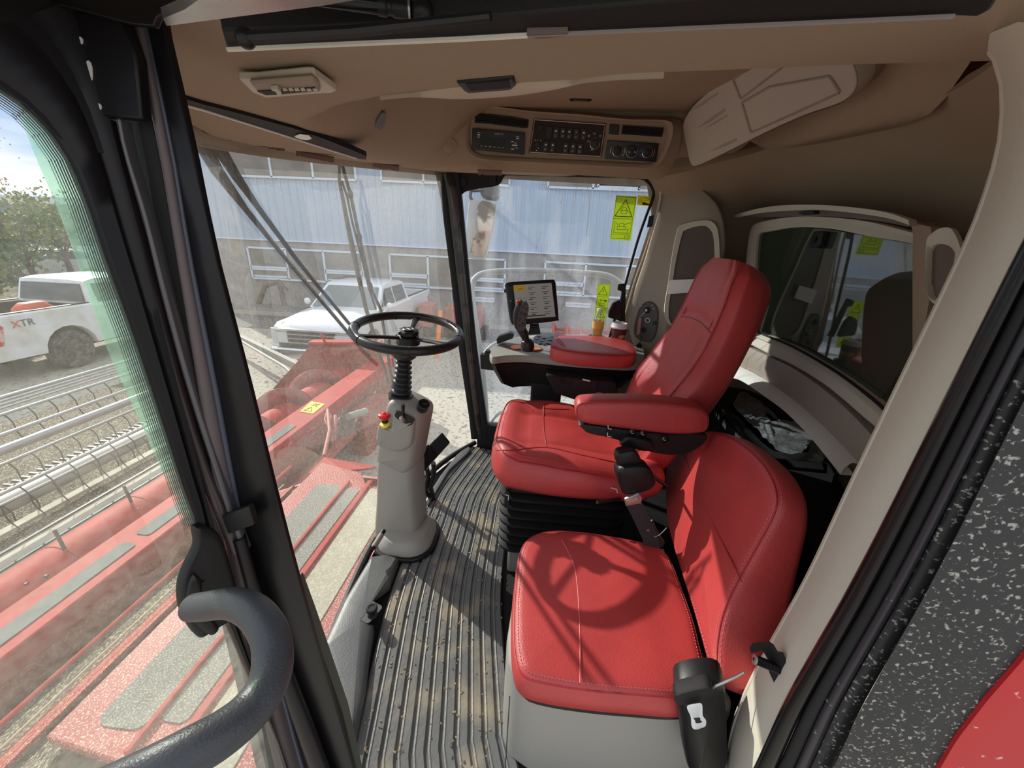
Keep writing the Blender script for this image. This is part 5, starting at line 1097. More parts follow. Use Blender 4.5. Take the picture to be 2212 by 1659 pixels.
# red armrest
ao = smoothpix([(1190, 742), (1196, 730), (1215, 725), (1270, 725), (1330, 730), (1360, 738), (1373, 752), (1374, 762), (1350, 768), (1270, 764), (1218, 757), (1192, 750)])
mb, rg = pillow([P(u, v, z=.825) for u, v in ao], (0, 0, 1), [(.004, -.062), (0, -.055), (0, -.012), (.004, -.003), (.012, .003)], crown=.006, n=110)
ap = obj('armrest', mb, RED, cs, smooth=70)
seam('seam', rg[3], ap, m=mat('red_piping', (.34, .018, .024), .5), r=.0022)
sl = []
for u0 in (0, 5): obj('seam', MB().tube([P(u, v, z=z_) for u, v, z_ in ((1200+u0, 728, .830), (1208+u0, 738, .834), (1216+u0, 747, .832), (1221+u0, 757, .822), (1222+u0, 770, .79))], .0018, 6), mat('seam_light', (.60, .16, .15), .5), ap)
# joystick
XJ = 1.80
js = obj('joystick', MB().tube(smoothc([P(u, v, x=XJ) for u, v in ((1138, 754), (1137, 740), (1132, 722), (1123, 705), (1119, 688), (1121, 670), (1127, 657), (1131, 653))], 6), [.020, .020, .019, .019, .018, .018, .018, .018, .018, .018, .019, .020]+[.0225]*6+[.0245]*12+[.0235]*6+[.021]*4+[.018, .015, .010], 18), BLK, cs, smooth=60)
obj('base_boot', MB().lathe([(.030, 0), (.034, .02), (.030, .045), (.020, .055)], P(1139, 757, x=XJ), (0, 0, 1), 16), BLK, js)
obj('thumb_pad', MB().prism([P(u, v, x=XJ-.026) for u, v in smoothpix([(1128, 655), (1136, 652), (1142, 665), (1138, 690), (1134, 712), (1122, 716), (1117, 706), (1120, 680)])], (.012, 0, 0)), mat('thumb_pad_brown', (.045, .02, .018), .35), js, bevel=.002)
for u, v, r in ((1135, 658, .004), (1129, 664, .005), (1137, 668, .005), (1125, 676, .006), (1133, 680, .008), (1122, 690, .007), (1129, 701, .008), (1135, 692, .006), (1121, 704, .005)):
    obj('thumb_button', MB().lathe([(r, 0), (r, .004), (r*.7, .006), (0, .006)], P(u, v, x=XJ-.026), (-1, -.1, .1), 12), BLKG, js)
obj('red_button', MB().ball(P(1120, 652, x=XJ-.005), .0105, 8, (1, 1.1, .9)), REDB, js)
# flip-up screen holder at the front
obj('phone_rest', MB().prism([P(u, v, x=1.98) for u, v in ((1072, 733), (1078, 727), (1102, 720), (1110, 724), (1108, 731), (1074, 744))], (.05, 0, 0)), BLK, cs, bevel=.003)
# monitor
mo = thing('display_monitor', 'black touchscreen monitor standing on the console', 'monitor', P(1155, 735, x=1.97))
MP = P(1150, 650, x=1.93); MNn = V((-.93, -.22, .12)).normalized()
def MO(u, v, l=0): return PP(u, v, MP+MNn*l, MNn)
ho = smoothpix([(1094, 612), (1120, 608), (1186, 604), (1199, 606), (1202, 625), (1207, 686), (1204, 693), (1165, 698), (1120, 702), (1106, 699), (1100, 670), (1095, 630)], n=3)
mb, rg = pillow([MO(u, v, 0) for u, v in ho], MNn, [(.014, -.055), (.004, -.05), (0, -.035), (0, -.004), (.003, 0), (.006, .001)], crown=0, n=90); obj('housing', mb, BLK, mo, smooth=45)
MX = (MO(1191, 611)-MO(1109, 615)).normalized(); MY = (MO(1109, 615)-MO(1116, 690)).normalized()
scr = obj('screen', MB().prism([MO(u, v, .0015) for u, v in ((1109, 616), (1191, 611), (1200, 684), (1116, 690))], MNn*.001), SCREEN, mo)
obj('screen_tab', MB().prism([MO(u, v, .0027) for u, v in ((1109, 617), (1135, 615.5), (1135.5, 628), (1110, 630))], MNn*.0006), SCRY, scr)
def sr(a, b, w_, h_, m=SCRINK, l=.003):     # a,b in 0..1 across the screen
    p = MO(1109, 616, l).lerp(MO(1191, 611, l), a).lerp(MO(1116, 690, l).lerp(MO(1200, 684, l), a), b)
    obj('screen_text', MB().prism([p+MX*x_+MY*y_ for x_, y_ in ((-w_/2, -h_/2), (w_/2, -h_/2), (w_/2, h_/2), (-w_/2, h_/2))], MNn*.0004), m, scr, smooth=0)
for i in range(6):
    for a in (.46, .82): sr(a, .09+i*.15, .034, .0022); sr(a-.04+(i % 2)*.03, .14+i*.15, .018, .0035)
sr(.18, .40, .045, .001); sr(.18, .55, .045, .001); sr(.06, .47, .001, .024); sr(.30, .47, .001, .024); sr(.17, .12, .02, .003); sr(.5, .93, .10, .007, mat('screen_grey', (.10, .11, .11), .4))
obj('stand', MB().prism([P(u, v, x=1.98) for u, v in ((1146, 700), (1163, 698), (1168, 722), (1140, 724))], (.02, 0, 0)), BLK, mo, bevel=.003)
obj('stand_knuckle', MB().lathe([(.014, -.02), (.014, .02)], P(1153, 705, x=1.965), (0, 1, 0), 16), BLKG, mo)
obj('side_knob', MB().lathe([(.010, 0), (.010, .012), (.006, .014)], P(1095, 628, x=1.96), (-.3, 1, 0), 14), BLK, mo)
obj('front_screw', MB().lathe([(.003, 0), (.003, .004)], MO(1103, 650, .001), MNn, 8), STEEL, mo)
# drink bottle and paper cup
XB = 2.10
bt_ = thing('water_bottle', 'small clear bottle with orange drink and label behind the armrest', 'bottle', P(1291, 724, x=XB))
b0 = P(1289, 726, x=XB); sc0 = .057*XB/50
obj('body', MB().lathe([(.020, 0), (.028, .004), (.030, .012), (.028, .022), (.031, .032), (.0305, .045), (.0305, .085), (.029, .092), (.030, .100), (.024, .116), (.014, .130), (.0105, .136), (.0105, .140)], b0, (0, 0, 1), 28), BOTW, bt_, smooth=60)
obj('drink', MB().lathe([(.018, .003), (.026, .006), (.028, .014), (.028, .030), (.0285, .05), (.0285, .062), (0, .062)], b0, (0, 0, 1), 24), mat('drink', (.85, .50, .14), .2, trans=.6), bt_, smooth=60)
obj('label', MB().lathe([(.0315, .046), (.0315, .086)], b0, (0, 0, 1), 28, caps=False), JUICE, bt_, smooth=60)
obj('cap', MB().lathe([(.0145, .136), (.0150, .138), (.0150, .150), (.013, .152), (0, .152)], b0, (0, 0, 1), 24), WHITE, bt_)
cpb = thing('coffee_cup', 'brown paper coffee cup with white lid on the console', 'cup', P(1333, 738, x=2.03))
XU = 2.03; k0 = P(1333, 742, x=XU); k1 = P(1332, 707, x=XU); H_ = k1.z-k0.z
obj('cup', MB().lathe([(.030, 0), (.0305, .002), (.041, H_), (.041, H_+.002)], k0, (0, 0, 1), 32), CUPB, cpb, smooth=50)
obj('lid', MB().lathe([(.043, H_-.002), (.0455, H_), (.0455, H_+.006), (.043, H_+.008), (.041, H_+.018), (.039, H_+.024), (.034, H_+.025), (.032, H_+.021), (0, H_+.021)], k0, (0, 0, 1), 32), LIDW, cpb, smooth=50)
for yaw in (200, 262):
    a = radians(yaw); dd = V((cos(a), sin(a), 0)); tt = V((-sin(a), cos(a), 0)); mbb = MB(); pts_ = []
    zc_ = H_*.5
    for k in range(20):
        q = 2*pi*k/20; s_ = .019*cos(q)/.037; zz = zc_+.011*sin(q); rr = .030+.011*zz/H_+.0008; aa = a+s_; pts_.append(k0+V((cos(aa)*rr, sin(aa)*rr, zz)))
    c = sum(pts_, V((0, 0, 0)))/20+dd*.003; mbb.add(pts_+[c], [(i, (i+1) % 20, 20) for i in range(20)]); lg = obj('logo_oval', mbb, CUPO, cpb, smooth=60)
    text('Tim', .0085, -V((-dd.y, dd.x, 0))*-1, V((0, 0, 1)), c+dd*.0012+V((0, 0, .0035)), INKW, lg, thick=.0002); text('Hortons', .0062, V((-dd.y, dd.x, 0)), V((0, 0, 1)), c+dd*.0012-V((0, 0, .004)), INKW, lg, thick=.0002)
cht = thing('cup_holder', 'black cup holder ring carrying the paper cup and bottle', 'cup holder', P(1333, 745, x=XU))
obj('ring', MB().lathe([(.036, -.06), (.036, .0), (.048, .0), (.048, -.004), (.040, -.06)], k0+V((0, 0, .004)), (0, 0, 1), 28), BLK, cht)
obj('bottle_tray', MB().lathe([(.046, -.012), (.046, .0), (0, .0)], b0-V((0, 0, .0005)), (0, 0, 1), 28), BLK, cht)
obj('arm', MB().box((b0+k0)/2+V((0, 0, -.030)), (.05, .18, .015)), BLK, cht, bevel=.003)
# phone bracket
pbk = thing('phone_holder', 'black phone holder bracket by the rear edge of the side window', 'phone holder', P(1335, 705, x=2.12))
obj('column', MB().prism([P(u, v, x=2.14) for u, v in ((1336, 614), (1352, 612), (1352, 640), (1350, 694), (1338, 694), (1340, 660), (1343, 630), (1334, 626))], (.012, 0, 0)), BLK, pbk, bevel=.002)
obj('cradle', MB().prism([P(u, v, x=2.10) for u, v in ((1324, 655), (1338, 648), (1344, 660), (1342, 694), (1314, 686), (1316, 672))], (.03, 0, 0)), BLKG, pbk, bevel=.004)
# warning stickers on the side window
def sticker(name, label, corners, m=LIME):
    q = [P(u, v, x=2.197) for u, v in corners]; t = thing(name, label, 'sticker', (q[2]+q[3])/2); obj('sheet', MB().prism(q, (.0008, 0, 0)), m, t); 
    X = (q[1]-q[0]); Y = (q[0]-q[3])
    def f(a, b): return q[3]+X*a+Y*b+V((-.0012, 0, 0))
    return t, f
def poly(t, f, pts, r=.0012, cyc=True, m=INK): 
    q = [f(a, b) for a, b in pts]; d = []
    for i in range(len(q)-(0 if cyc else 1)): p_, s_ = q[i], q[(i+1) % len(q)]; d.append((p_, s_))
    mb = MB()
    for p_, s_ in d: mb.tube([p_, s_], r, 4)
    return obj('pictogram_line', mb, m, t, smooth=0)
def warn(t, f, cx, cy, w_, h_, excl=True, r=.0013):
    poly(t, f, [(cx-w_/2, cy-h_/2), (cx+w_/2, cy-h_/2), (cx, cy+h_/2)], r)
    if excl: poly(t, f, [(cx, cy+h_*.16), (cx, cy-h_*.18)], r*1.3, False); poly(t, f, [(cx, cy-h_*.28), (cx, cy-h_*.33)], r*1.5, False)
t, f = sticker('warning_sticker', 'tall lime warning sticker with combine pictograms high on the side window', [(1331, 422), (1376, 424), (1362, 520), (1317, 517)])
poly(t, f, [(.04, .03), (.96, .03), (.96, .97), (.04, .97)], .0008); poly(t, f, [(.04, .49), (.96, .49)], .0008, False); poly(t, f, [(.04, .12), (.96, .12)], .0006, False)
warn(t, f, .5, .73, .82, .38, False, .0016)
for l, c in (([(.36, .60), (.64, .60), (.64, .67), (.36, .67)], 1), ([(.40, .67), (.60, .67), (.58, .74), (.42, .74)], 1), ([(.58, .72), (.74, .64)], 0), ([(.32, .66), (.40, .76), (.5, .82)], 0), ([(.28, .24), (.70, .24), (.70, .31), (.28, .31)], 1), ([(.36, .31), (.60, .31), (.58, .38), (.38, .38)], 1), ([(.58, .35), (.92, .41)], 0), ([(.14, .16), (.14, .42)], 0), ([(.14, .16), (.9, .16)], 0), ([(.20, .40), (.30, .34)], 0), ([(.80, .17), (.83, .26), (.78, .24)], 0), ([(.72, .05), (.90, .05), (.90, .10), (.72, .10)], 1)): poly(t, f, l, .0009, bool(c))
t, f = sticker('warning_sticker', 'small yellow warning sticker in the upper corner of the side window', [(1378, 422), (1407, 424), (1403, 445), (1376, 443)], YELT)
warn(t, f, .2, .5, .26, .5, True, .0006); poly(t, f, [(.38, .02), (.38, .98)], .0006, False)
for b in (.7, .55, .85): poly(t, f, [(.45, b), (.92, b-.03)], .0006, False)
obj('black_wedge', MB().prism([f(.40, .05), f(.95, .08), f(.9, .18), f(.42, .38)], (-.0005, 0, 0)), INK, t)
t, f = sticker('warning_sticker', 'narrow lime warning sticker low on the side window behind the bottle', [(1292, 613), (1319, 615), (1304, 713), (1281, 710)])
poly(t, f, [(.03, .01), (.97, .01), (.97, .99), (.03, .99)], .0005); poly(t, f, [(.04, .73), (.96, .73)], .0006, False); poly(t, f, [(.04, .48), (.96, .48)], .0006, False); poly(t, f, [(.04, .22), (.96, .22)], .0006, False)
warn(t, f, .48, .86, .72, .18); warn(t, f, .5, .36, .72, .18); warn(t, f, .5, .12, .6, .12, False)
poly(t, f, [(.35, .65), (.7, .65)], .0014, False); poly(t, f, [(.35+.07*cos(a), .65+.018*sin(a)) for a in [k*pi/4 for k in range(8)]], .001); poly(t, f, [(.74+.08*cos(a), .645+.02*sin(a)) for a in [k*pi/4 for k in range(8)]], .002); poly(t, f, [(.45, .70), (.60, .70)], .001, False); poly(t, f, [(.25, .54), (.7, .54), (.75, .59), (.32, .59)], .0008)
# ================================================================ OUTSIDE: GROUND AND BUILDINGS
GZ = -2.0
struct(obj('ground', MB().prism([V((-30, -30, GZ)), V((90, -30, GZ)), V((90, 110, GZ)), V((-30, 110, GZ))], (0, 0, -.2)), GROUND, smooth=0), 'pale gravel yard', 'ground')
rd = obj('asphalt_strip', MB().prism([V((12.2, -12, GZ+.012)), V((14.2, -12, GZ+.012)), V((14.2, 16, GZ+.012)), V((12.2, 16, GZ+.012))], (0, 0, -.01)), ASPH, smooth=0)
struct(rd, 'grey kerb strip along the building', 'pavement')
# stones and litter on the ground
mb = MB()
for k in range(260):
    x, y = random.uniform(4, 14), random.uniform(.5, 9); r = random.uniform(.015, .05); mb.box((x, y, GZ+.01), (r*random.uniform(1, 3), r, .02), X=(random.random()-.5, random.random()-.5, 0.01))
tag(obj('ground_litter', mb, mat('litter', (.45, .42, .35), .9), smooth=0), 'scattered stones and wood chips on the yard', 'litter', kind='stuff')
bd = thing('office_building', 'long two tone building with blue grey siding and white framed windows', 'building', (16, 4, GZ))
XF = 15.0; Y0, Y1 = -14, 13.6
obj('base_wall', MB().box((XF+4, (Y0+Y1)/2, (GZ+.80)/2), (8, Y1-Y0, .80-GZ)), CONC, bd, smooth=0)
mb = MB(); n = 92; pts = []
for k in range(n+1):
    y = Y0-.0+(Y1-Y0)*k/n; pts += [V((XF-.03, y, .80)), V((XF-.03, y+.20, .80)), V((XF-.06, y+.22, .80)), V((XF-.06, y+.27, .80))]
pts += [V((XF+8, Y1+.2, .80)), V((XF+8, Y0, .80))]
obj('siding', MB().prism(pts, (0, 0, 3.95)), WALLB, bd, smooth=0)
obj('base_flashing', MB().box((XF-.05, (Y0+Y1)/2, .80), (.08, Y1-Y0, .04)), FRAMEW, bd)
obj('eave', MB().box((XF+3.9, (Y0+Y1)/2, 4.82), (8.6, Y1-Y0+.4, .16)), FRAMEW, bd)
def office_window(y0, y1, z0, z1, panes=3, sash=(0, 2), nm='window'):
    o = obj(nm, MB().box((XF-.05, (y0+y1)/2, (z0+z1)/2), (.04, abs(y1-y0), z1-z0)), WGLASS, bd, smooth=0); fw_ = .07
    def bar(ya, yb, za, zb): return MB().box((XF-.085, (ya+yb)/2, (za+zb)/2), (.05, max(abs(yb-ya), fw_), max(abs(zb-za), fw_)))
    mb = MB()
    for q in (bar(y0, y1, z0, z0), bar(y0, y1, z1, z1), bar(y0, y0, z0, z1), bar(y1, y1, z0, z1)): mb.add(q.v, q.f)
    for k in range(1, panes): y = y0+(y1-y0)*k/panes; q = bar(y, y, z0, z1); mb.add(q.v, q.f)
    h = (z1-z0)*.38
    for k in sash:
        a = y0+(y1-y0)*k/panes; b = y0+(y1-y0)*(k+1)/panes
        for q in (bar(a, b, z0+h, z0+h), bar(a+.08*(1 if b > a else -1), b-.08*(1 if b > a else -1), z0+.09, z0+.09), bar(a, b, z0+h-.08, z0+h-.08)): mb.add(q.v, q.f)
    obj('frame', mb, FRAMEW, o, smooth=0)
for ya, yb in ((11.65, 7.05), (5.95, 1.50), (.0, -4.5), (-5.9, -10.4)):
    office_window(ya, yb, -.66, .50, 3, (0, 2)); office_window(ya+.1, yb-.05, 2.98, 4.45, 3, ())
office_window(-1.62, -3.0, 3.05, 3.85, 1, ())
for y in (2.35, -1.35):
    s_ = obj('parking_sign', MB().box((XF-.05, y, -1.02), (.02, .95, .17)), WHITE, bd); text('CUSTOMER PARKING', .095, (0, -1, 0), (0, 0, 1), (XF-.066, y, -1.02), INKB, s_)
# far building on the left, and a roof edge beyond
fb_ = thing('far_shed', 'low grey industrial building far away behind the trees', 'building', (40, 62, GZ))
obj('wall', MB().box((44, 60, .2), (14, 30, 4.4)), mat('far_wall', (.30, .34, .37), .8), fb_, smooth=0)
obj('roof', MB().box((43.6, 60, 2.7), (15.5, 31, .6)), mat('far_roof', (.55, .58, .60), .6), fb_, smooth=0)
for k in range(4): obj('window', MB().box((36.95, 52+5*k, .6), (.1, 1.8, 1.2)), WGLASS, fb_, smooth=0)

# ================================================================ VEHICLES
def wheel(par, c, r, w_, ax, m=TYRE, rim=True):
    ax = V(ax).normalized(); c = V(c); o = obj('wheel', MB().lathe([(r*.62, -w_/2), (r*.93, -w_/2), (r, -w_*.36), (r, w_*.36), (r*.93, w_/2), (r*.62, w_/2), (r*.55, w_*.30), (0, w_*.30)], c, ax, 28), m, par, smooth=40)
    if rim:
        mb = MB()
        for k in range(6):
            a = 2*pi*k/6; X = V((1, 0, 0)); X = (X-ax*X.dot(ax)).normalized(); Y = ax.cross(X); d = X*cos(a)+Y*sin(a); mb.box(c+ax*w_*.36+d*r*.33, (r*.52, r*.16, w_*.1), X=d, Y=ax.cross(d))
        mb.lathe([(r*.60, w_*.30), (r*.60, w_*.46), (r*.52, w_*.46), (r*.52, w_*.30)], c, ax, 24); obj('rim', mb, STEEL, o, smooth=30)
    return o
def pickup(name, label, org, head, body, L=5.8, W_=2.0, front=True):
    """org: ground point under the middle of the rear bumper; head: heading"""
    X = V(head).normalized(); Y = V((0, 0, 1)).cross(X); org = V(org); t = thing(name, label, 'truck', org)
    def q(x, y, z): return org+X*x+Y*y+V((0, 0, z))
    hw = W_/2; wr = .42
    def arch(cx, n=9): return [(cx+.52*cos(pi*k/n), .48+.50*sin(pi*k/n)) for k in range(n+1)]
    # lower body side profile with wheel arches
    fw_x, rw_x = L-1.0, 1.35
    prof = [(.05, .55), (0, .70), (0, 1.38), (1.95, 1.40)]; 
    low = [(L-.05, .48)]+arch(fw_x)+arch(rw_x)+[(.05, .50)]
    top = [(0, 1.40), (2.0, 1.40), (2.0, 1.36), (3.9, 1.34), (3.95, 1.30), (L-.25, 1.20), (L-.02, 1.06), (L, .62)]
    outl = top+low
    for s_ in (-1, 1):
        obj('body_side', MB().loft([[q(a, s_*(hw-.16), b) for a, b in outl], [q(a, s_*(hw-.03), b) for a, b in outl], [q(a+(L/2-a)*.006, s_*hw, b-.03 if b > 1 else b+.01) for a, b in outl]]), body, t, smooth=35)
    hood = [(3.85, 1.34), (4.4, 1.36), (5.2, 1.28), (L-.14, 1.16), (L-.03, 1.02)]
    ys = [-hw+.10, -hw*.62, -hw*.55, 0, hw*.55, hw*.62, hw-.10]; zo = [-.03, .03, .055, .05, .055, .03, -.03]
    obj('hood', MB().loft([[q(a, y, b+z*(.4+.6*(1-abs(k-1.5)/3))) for y, z in zip(ys, zo)]+[q(a, hw-.1, b-.2), q(a, -hw+.1, b-.2)] for k, (a, b) in enumerate(hood)]), body, t, smooth=50)
    # bed
    obj('bed_floor', MB().box(q(1.0, 0, .80), (1.95, W_-.3, .06), X=X, Y=Y), BLKM, t)
    obj('bed_liner', MB().loft([[q(.08, -hw+.17, 1.37), q(.08, hw-.17, 1.37), q(1.95, hw-.17, 1.37), q(1.95, -hw+.17, 1.37)], [q(.08, -hw+.17, .82), q(.08, hw-.17, .82), q(1.95, hw-.17, .82), q(1.95, -hw+.17, .82)]], caps=False), BLKM, t, smooth=0)
    for s_ in (-1, 1): obj('bed_rail', MB().box(q(1.0, s_*(hw-.10), 1.405), (2.0, .10, .03), X=X, Y=Y), BLK, t, bevel=.01)
    obj('tailgate', MB().box(q(.05, 0, 1.08), (.08, W_-.10, .62), X=X, Y=Y), body, t, bevel=.02)
    # cab
    def sec(x, z, k): return [q(x, s_*w__, z) for s_, w__ in ((-1, k), (1, k))]
    cabp = [(2.02, 1.34), (2.12, 1.88), (2.35, 1.93), (3.35, 1.93), (3.55, 1.88), (4.25, 1.34)]
    cw = lambda z: hw-.05-(z-1.34)*.26
    obj('cab', MB().loft([[q(a, -cw(b)*1, b) for a, b in cabp], [q(a, -cw(b)*.5, b+(.03 if b > 1.5 else 0)) for a, b in cabp], [q(a, cw(b)*.5, b+(.03 if b > 1.5 else 0)) for a, b in cabp], [q(a, cw(b), b) for a, b in cabp]]), body, t, smooth=35)
    obj('windscreen', MB().loft([[q(3.60, -cw(1.85)+.10, 1.85), q(3.60, cw(1.85)-.10, 1.85)], [q(4.24, -cw(1.36)+.07, 1.37), q(4.24, cw(1.36)-.07, 1.37)]], closed=False), CARGB if front else CARGL, t, solid=.03, smooth=0, off=-1 if False else 0)
    obj('rear_window', MB().loft([[q(2.085, -cw(1.8)+.10, 1.82), q(2.085, cw(1.8)-.10, 1.82)], [q(2.005, -cw(1.4)+.12, 1.42), q(2.005, cw(1.4)-.12, 1.42)]], closed=False), CARGL, t, solid=.03, smooth=0, off=0)
    for s_ in (-1, 1):
        for a0, a1, b0, b1 in ((2.20, 3.02, 2.24, 3.02), (3.10, 4.02, 3.10, 3.52)):
            obj('side_window', MB().loft([[q(b0, s_*cw(1.82), 1.82), q(b1, s_*cw(1.82), 1.82)], [q(a0, s_*(cw(1.40)), 1.40), q(a1, s_*(cw(1.40)), 1.40)]], closed=False), CARGL, t, solid=.02, smooth=0, off=0)
        obj('side_mirror', MB().ball(q(4.0, s_*(hw+.16), 1.45), .10, 8, (.7, .9, .9)), body, t, smooth=80)
        obj('taillight', MB().prism([q(-.02, s_*(hw-.0), 1.28), q(.24, s_*(hw+.012), 1.26), q(.30, s_*(hw+.012), 1.18), q(.20, s_*(hw+.012), .82), q(-.02, s_*(hw), .80)], Y*(-s_)*.08), mat('taillight_red', (.55, .04, .04), .3, col2=(.7, .45, .42), nscale=7, thr=(.5, .56)), t, bevel=.01)
        obj('headlight', MB().box(q(L-.03, s_*(hw-.25), .90), (.10, .42, .26), X=X, Y=Y), mat('headlamp', (.65, .66, .66), .15), t, bevel=.02)
        for x in (fw_x, rw_x): wheel(t, q(x, s_*(hw-.14), .43), .43, .27, Y*s_, rim=front)
    obj('grille', MB().box(q(L-.02, 0, .90), (.10, W_-.86, .34), X=X, Y=Y), mat('grille_dark', (.05, .05, .05), .3), t, bevel=.01)
    for k in range(3): obj('grille_bar', MB().box(q(L+.035, 0, .80+.10*k), (.03, W_-.86, .03), X=X, Y=Y), CHROME, t)
    obj('grille_surround', MB().box(q(L-.01, 0, 1.10), (.12, W_-.10, .05), X=X, Y=Y), CHROME, t, bevel=.01)
    obj('front_bumper', MB().box(q(L+.03, 0, .56), (.24, W_-.06, .26), X=X, Y=Y), CHROME if front else body, t, bevel=.04)
    obj('rear_bumper', MB().box(q(-.10, 0, .58), (.22, W_-.1, .22), X=X, Y=Y), mat('bumper_grey', (.35, .35, .35), .4), t, bevel=.03)
    obj('underbody', MB().box(q(L/2, 0, .55), (L-.5, W_-.5, .3), X=X, Y=Y), BLKM, t)
    return t, q, X, Y
tr, q_, X_, Y_ = pickup('white_pickup_truck', 'white pickup truck facing the windscreen in front of the blue building', (14.0, 5.15, GZ), (-1, .02, 0), WPAINT)
tw, q_, X_, Y_ = pickup('dirty_pickup_truck', 'dirty white pickup truck seen from behind at the left beyond the door glass', (6.35, 11.75, GZ), (1, .02, 0), WDIRTY, front=False)
text('X', .20, X_, (0, 0, 1), q_(.50, -1.012, 1.19), INKR, tw, name='side_lettering', thick=.004); text('TR', .20, X_, (0, 0, 1), q_(.69, -1.012, 1.195), mat('lettering_dark', (.10, .10, .12), .4), tw, name='side_lettering', thick=.004)
ob = obj('tool_bag', MB().loft([[q_(1.15+a, -.62+b, h) for a, b in rrect(.62*s_, .40*s_, .12*s_)] for s_, h in ((1, .86), (1.05, 1.2), (.95, 1.42), (.6, 1.53))]), mat('orange_red_plastic', (.60, .10, .05), .5), smooth=50)
tag(ob, 'orange red case lying in the bed of the dirty pickup truck', 'case')
# silver car parked beyond
sc2 = thing('silver_car', 'silver estate car parked behind the trees at the left', 'car', (23, 27, GZ)); X2 = V((.72, -.69, 0)).normalized(); Y2 = V((0, 0, 1)).cross(X2); so_ = V((18.0, 28.6, GZ))
def q2(x, y, z): return so_+X2*x+Y2*y+V((0, 0, z))
cb_ = [(0, .4), (0, .95), (.3, 1.05), (1.2, 1.15), (4.3, 1.12), (4.7, .9), (4.75, .4)]
obj('body', MB().loft([[q2(a, s_, b) for a, b in cb_] for s_ in (-.9, -.8, .8, .9)]), SILV, sc2, smooth=35)
cr_ = [(.95, 1.1), (1.7, 1.58), (2.2, 1.64), (3.6, 1.62), (4.45, 1.1)]
obj('cabin', MB().loft([[q2(a, s_*(1-(b-1.1)*.3), b) for a, b in cr_] for s_ in (-.84, .84)]), SILV, sc2, smooth=35)
obj('side_window', MB().prism([q2(a, -.80+(b-1.1)*.22-.02, b) for a, b in ((1.15, 1.15), (1.75, 1.52), (3.5, 1.54), (4.1, 1.16))], -Y2*.02), CARGL, sc2, smooth=0)
for x in (.95, 3.8): wheel(sc2, q2(x, -.82, .36), .36, .22, -Y2); wheel(sc2, q2(x, .82, .36), .36, .22, Y2)
for k, (x, y, h, c_) in enumerate(((34, 44, 1.5, (.45, .46, .48)), (35.5, 36.5, 1.5, (.30, .32, .36)), (30, 40, 1.6, (.55, .56, .57)))):
    pc_ = thing('parked_car', ['pale grey car far away under the trees', 'dark grey car farthest to the right under the trees', 'white car far away behind the silver car'][k], 'car', (x, y, GZ)); m_ = mat('car_far', c_, .3)
    X3 = V((.7, -.7, 0)); Y3 = V((0, 0, 1)).cross(X3)
    def q3(a, s_, b): return V((x, y, GZ))+X3.normalized()*a+Y3.normalized()*s_+V((0, 0, b))
    obj('body', MB().loft([[q3(a-2.2, s_, b) for a, b in cb_] for s_ in (-.9, .9)]), m_, pc_, smooth=35); obj('cabin', MB().loft([[q3(a-2.2, s_, b) for a, b in cr_] for s_ in (-.78, .78)]), CARGL, pc_, smooth=35)
    for xx in (.95, 3.8): wheel(pc_, q3(xx-2.2, -.82, .36), .36, .22, -Y3, rim=False)
# trees
def tree(name, label, c, h, r, n, seed, leaf=LEAF, bare=False):
    random.seed(seed); t = thing(name, label, 'tree', c, 'trees beyond the parked pickup'); c = V(c); mb = MB()
    trunk = [c+V((0, 0, 0)), c+V((.1, .05, h*.3)), c+V((.0, .15, h*.6)), c+V((.1, 0, h*.85))]; mb.tube(smoothc(trunk, 4), [.16-.012*k for k in range(13)], 8); ends = []
    for k in range(16):
        a = random.random()*2*pi; z = h*random.uniform(.25, .75); l = r*random.uniform(.6, 1.1); p0 = c+V((0, 0, z)); p1 = p0+V((cos(a)*l*.5, sin(a)*l*.5, l*.5)); p2 = p0+V((cos(a)*l, sin(a)*l, l*random.uniform(.7, 1.4))); mb.tube([p0, p1, p2], [.05, .03, .012], 5); ends += [p1, p2]
    obj('trunk', mb, BARK, t, smooth=50); mb = MB()
    for k in range(n):
        if bare: p = random.choice(ends)+V([random.gauss(0, .35) for _ in range(3)])
        else:
            u_, th = random.random()**.4, random.random()*2*pi; ph = math.acos(random.uniform(-1, 1)); p = c+V((0, 0, h*.58))+V((r*u_*sin(ph)*cos(th), r*u_*sin(ph)*sin(th), h*.42*u_*cos(ph)))
            if noise.noise(p*1.1) < -.12: continue
        s_ = random.uniform(.05, .12); a = V([random.gauss(0, 1) for _ in range(3)]).normalized(); b = a.orthogonal().normalized(); d = a.cross(b); mb.add([p-b*s_, p+d*s_*.6, p+b*s_, p-d*s_*.6], [(0, 1, 2, 3)])
    obj('foliage', mb, leaf, t, smooth=0)
tree('autumn_tree', 'green and yellow leaved tree at the left edge of the door glass', (10.9, 18.1, GZ), 4.3, 1.4, 9000, 3)
tree('autumn_tree', 'tall sparse tree with reddish leaves rising over the green tree', (21.4, 33.7, GZ), 9.8, 1.9, 1500, 5, leaf=mat('rust_leaves', (.34, .14, .07), .8, col2=(.45, .30, .08), nscale=2), bare=True)
tree('autumn_tree', 'small thin tree with yellow green leaves beside the door frame', (17.9, 23.7, GZ), 4.0, 1.3, 1800, 8, bare=True)
tree('autumn_tree', 'young tree with a bare slanting trunk in front of the silver car', (13.9, 20.1, GZ), 3.6, 1.25, 1300, 12, bare=True)
random.seed(11)
mb = MB()
for k in range(1500):
    x, y = random.uniform(10.5, 16), random.uniform(15, 26); s_ = random.uniform(.05, .16); mb.add([V((x, y, GZ+.03)), V((x+s_, y+.04, GZ+.08)), V((x+s_*.6, y+s_, GZ+.05)), V((x-.03, y+s_, GZ+.02))], [(0, 1, 2, 3)])
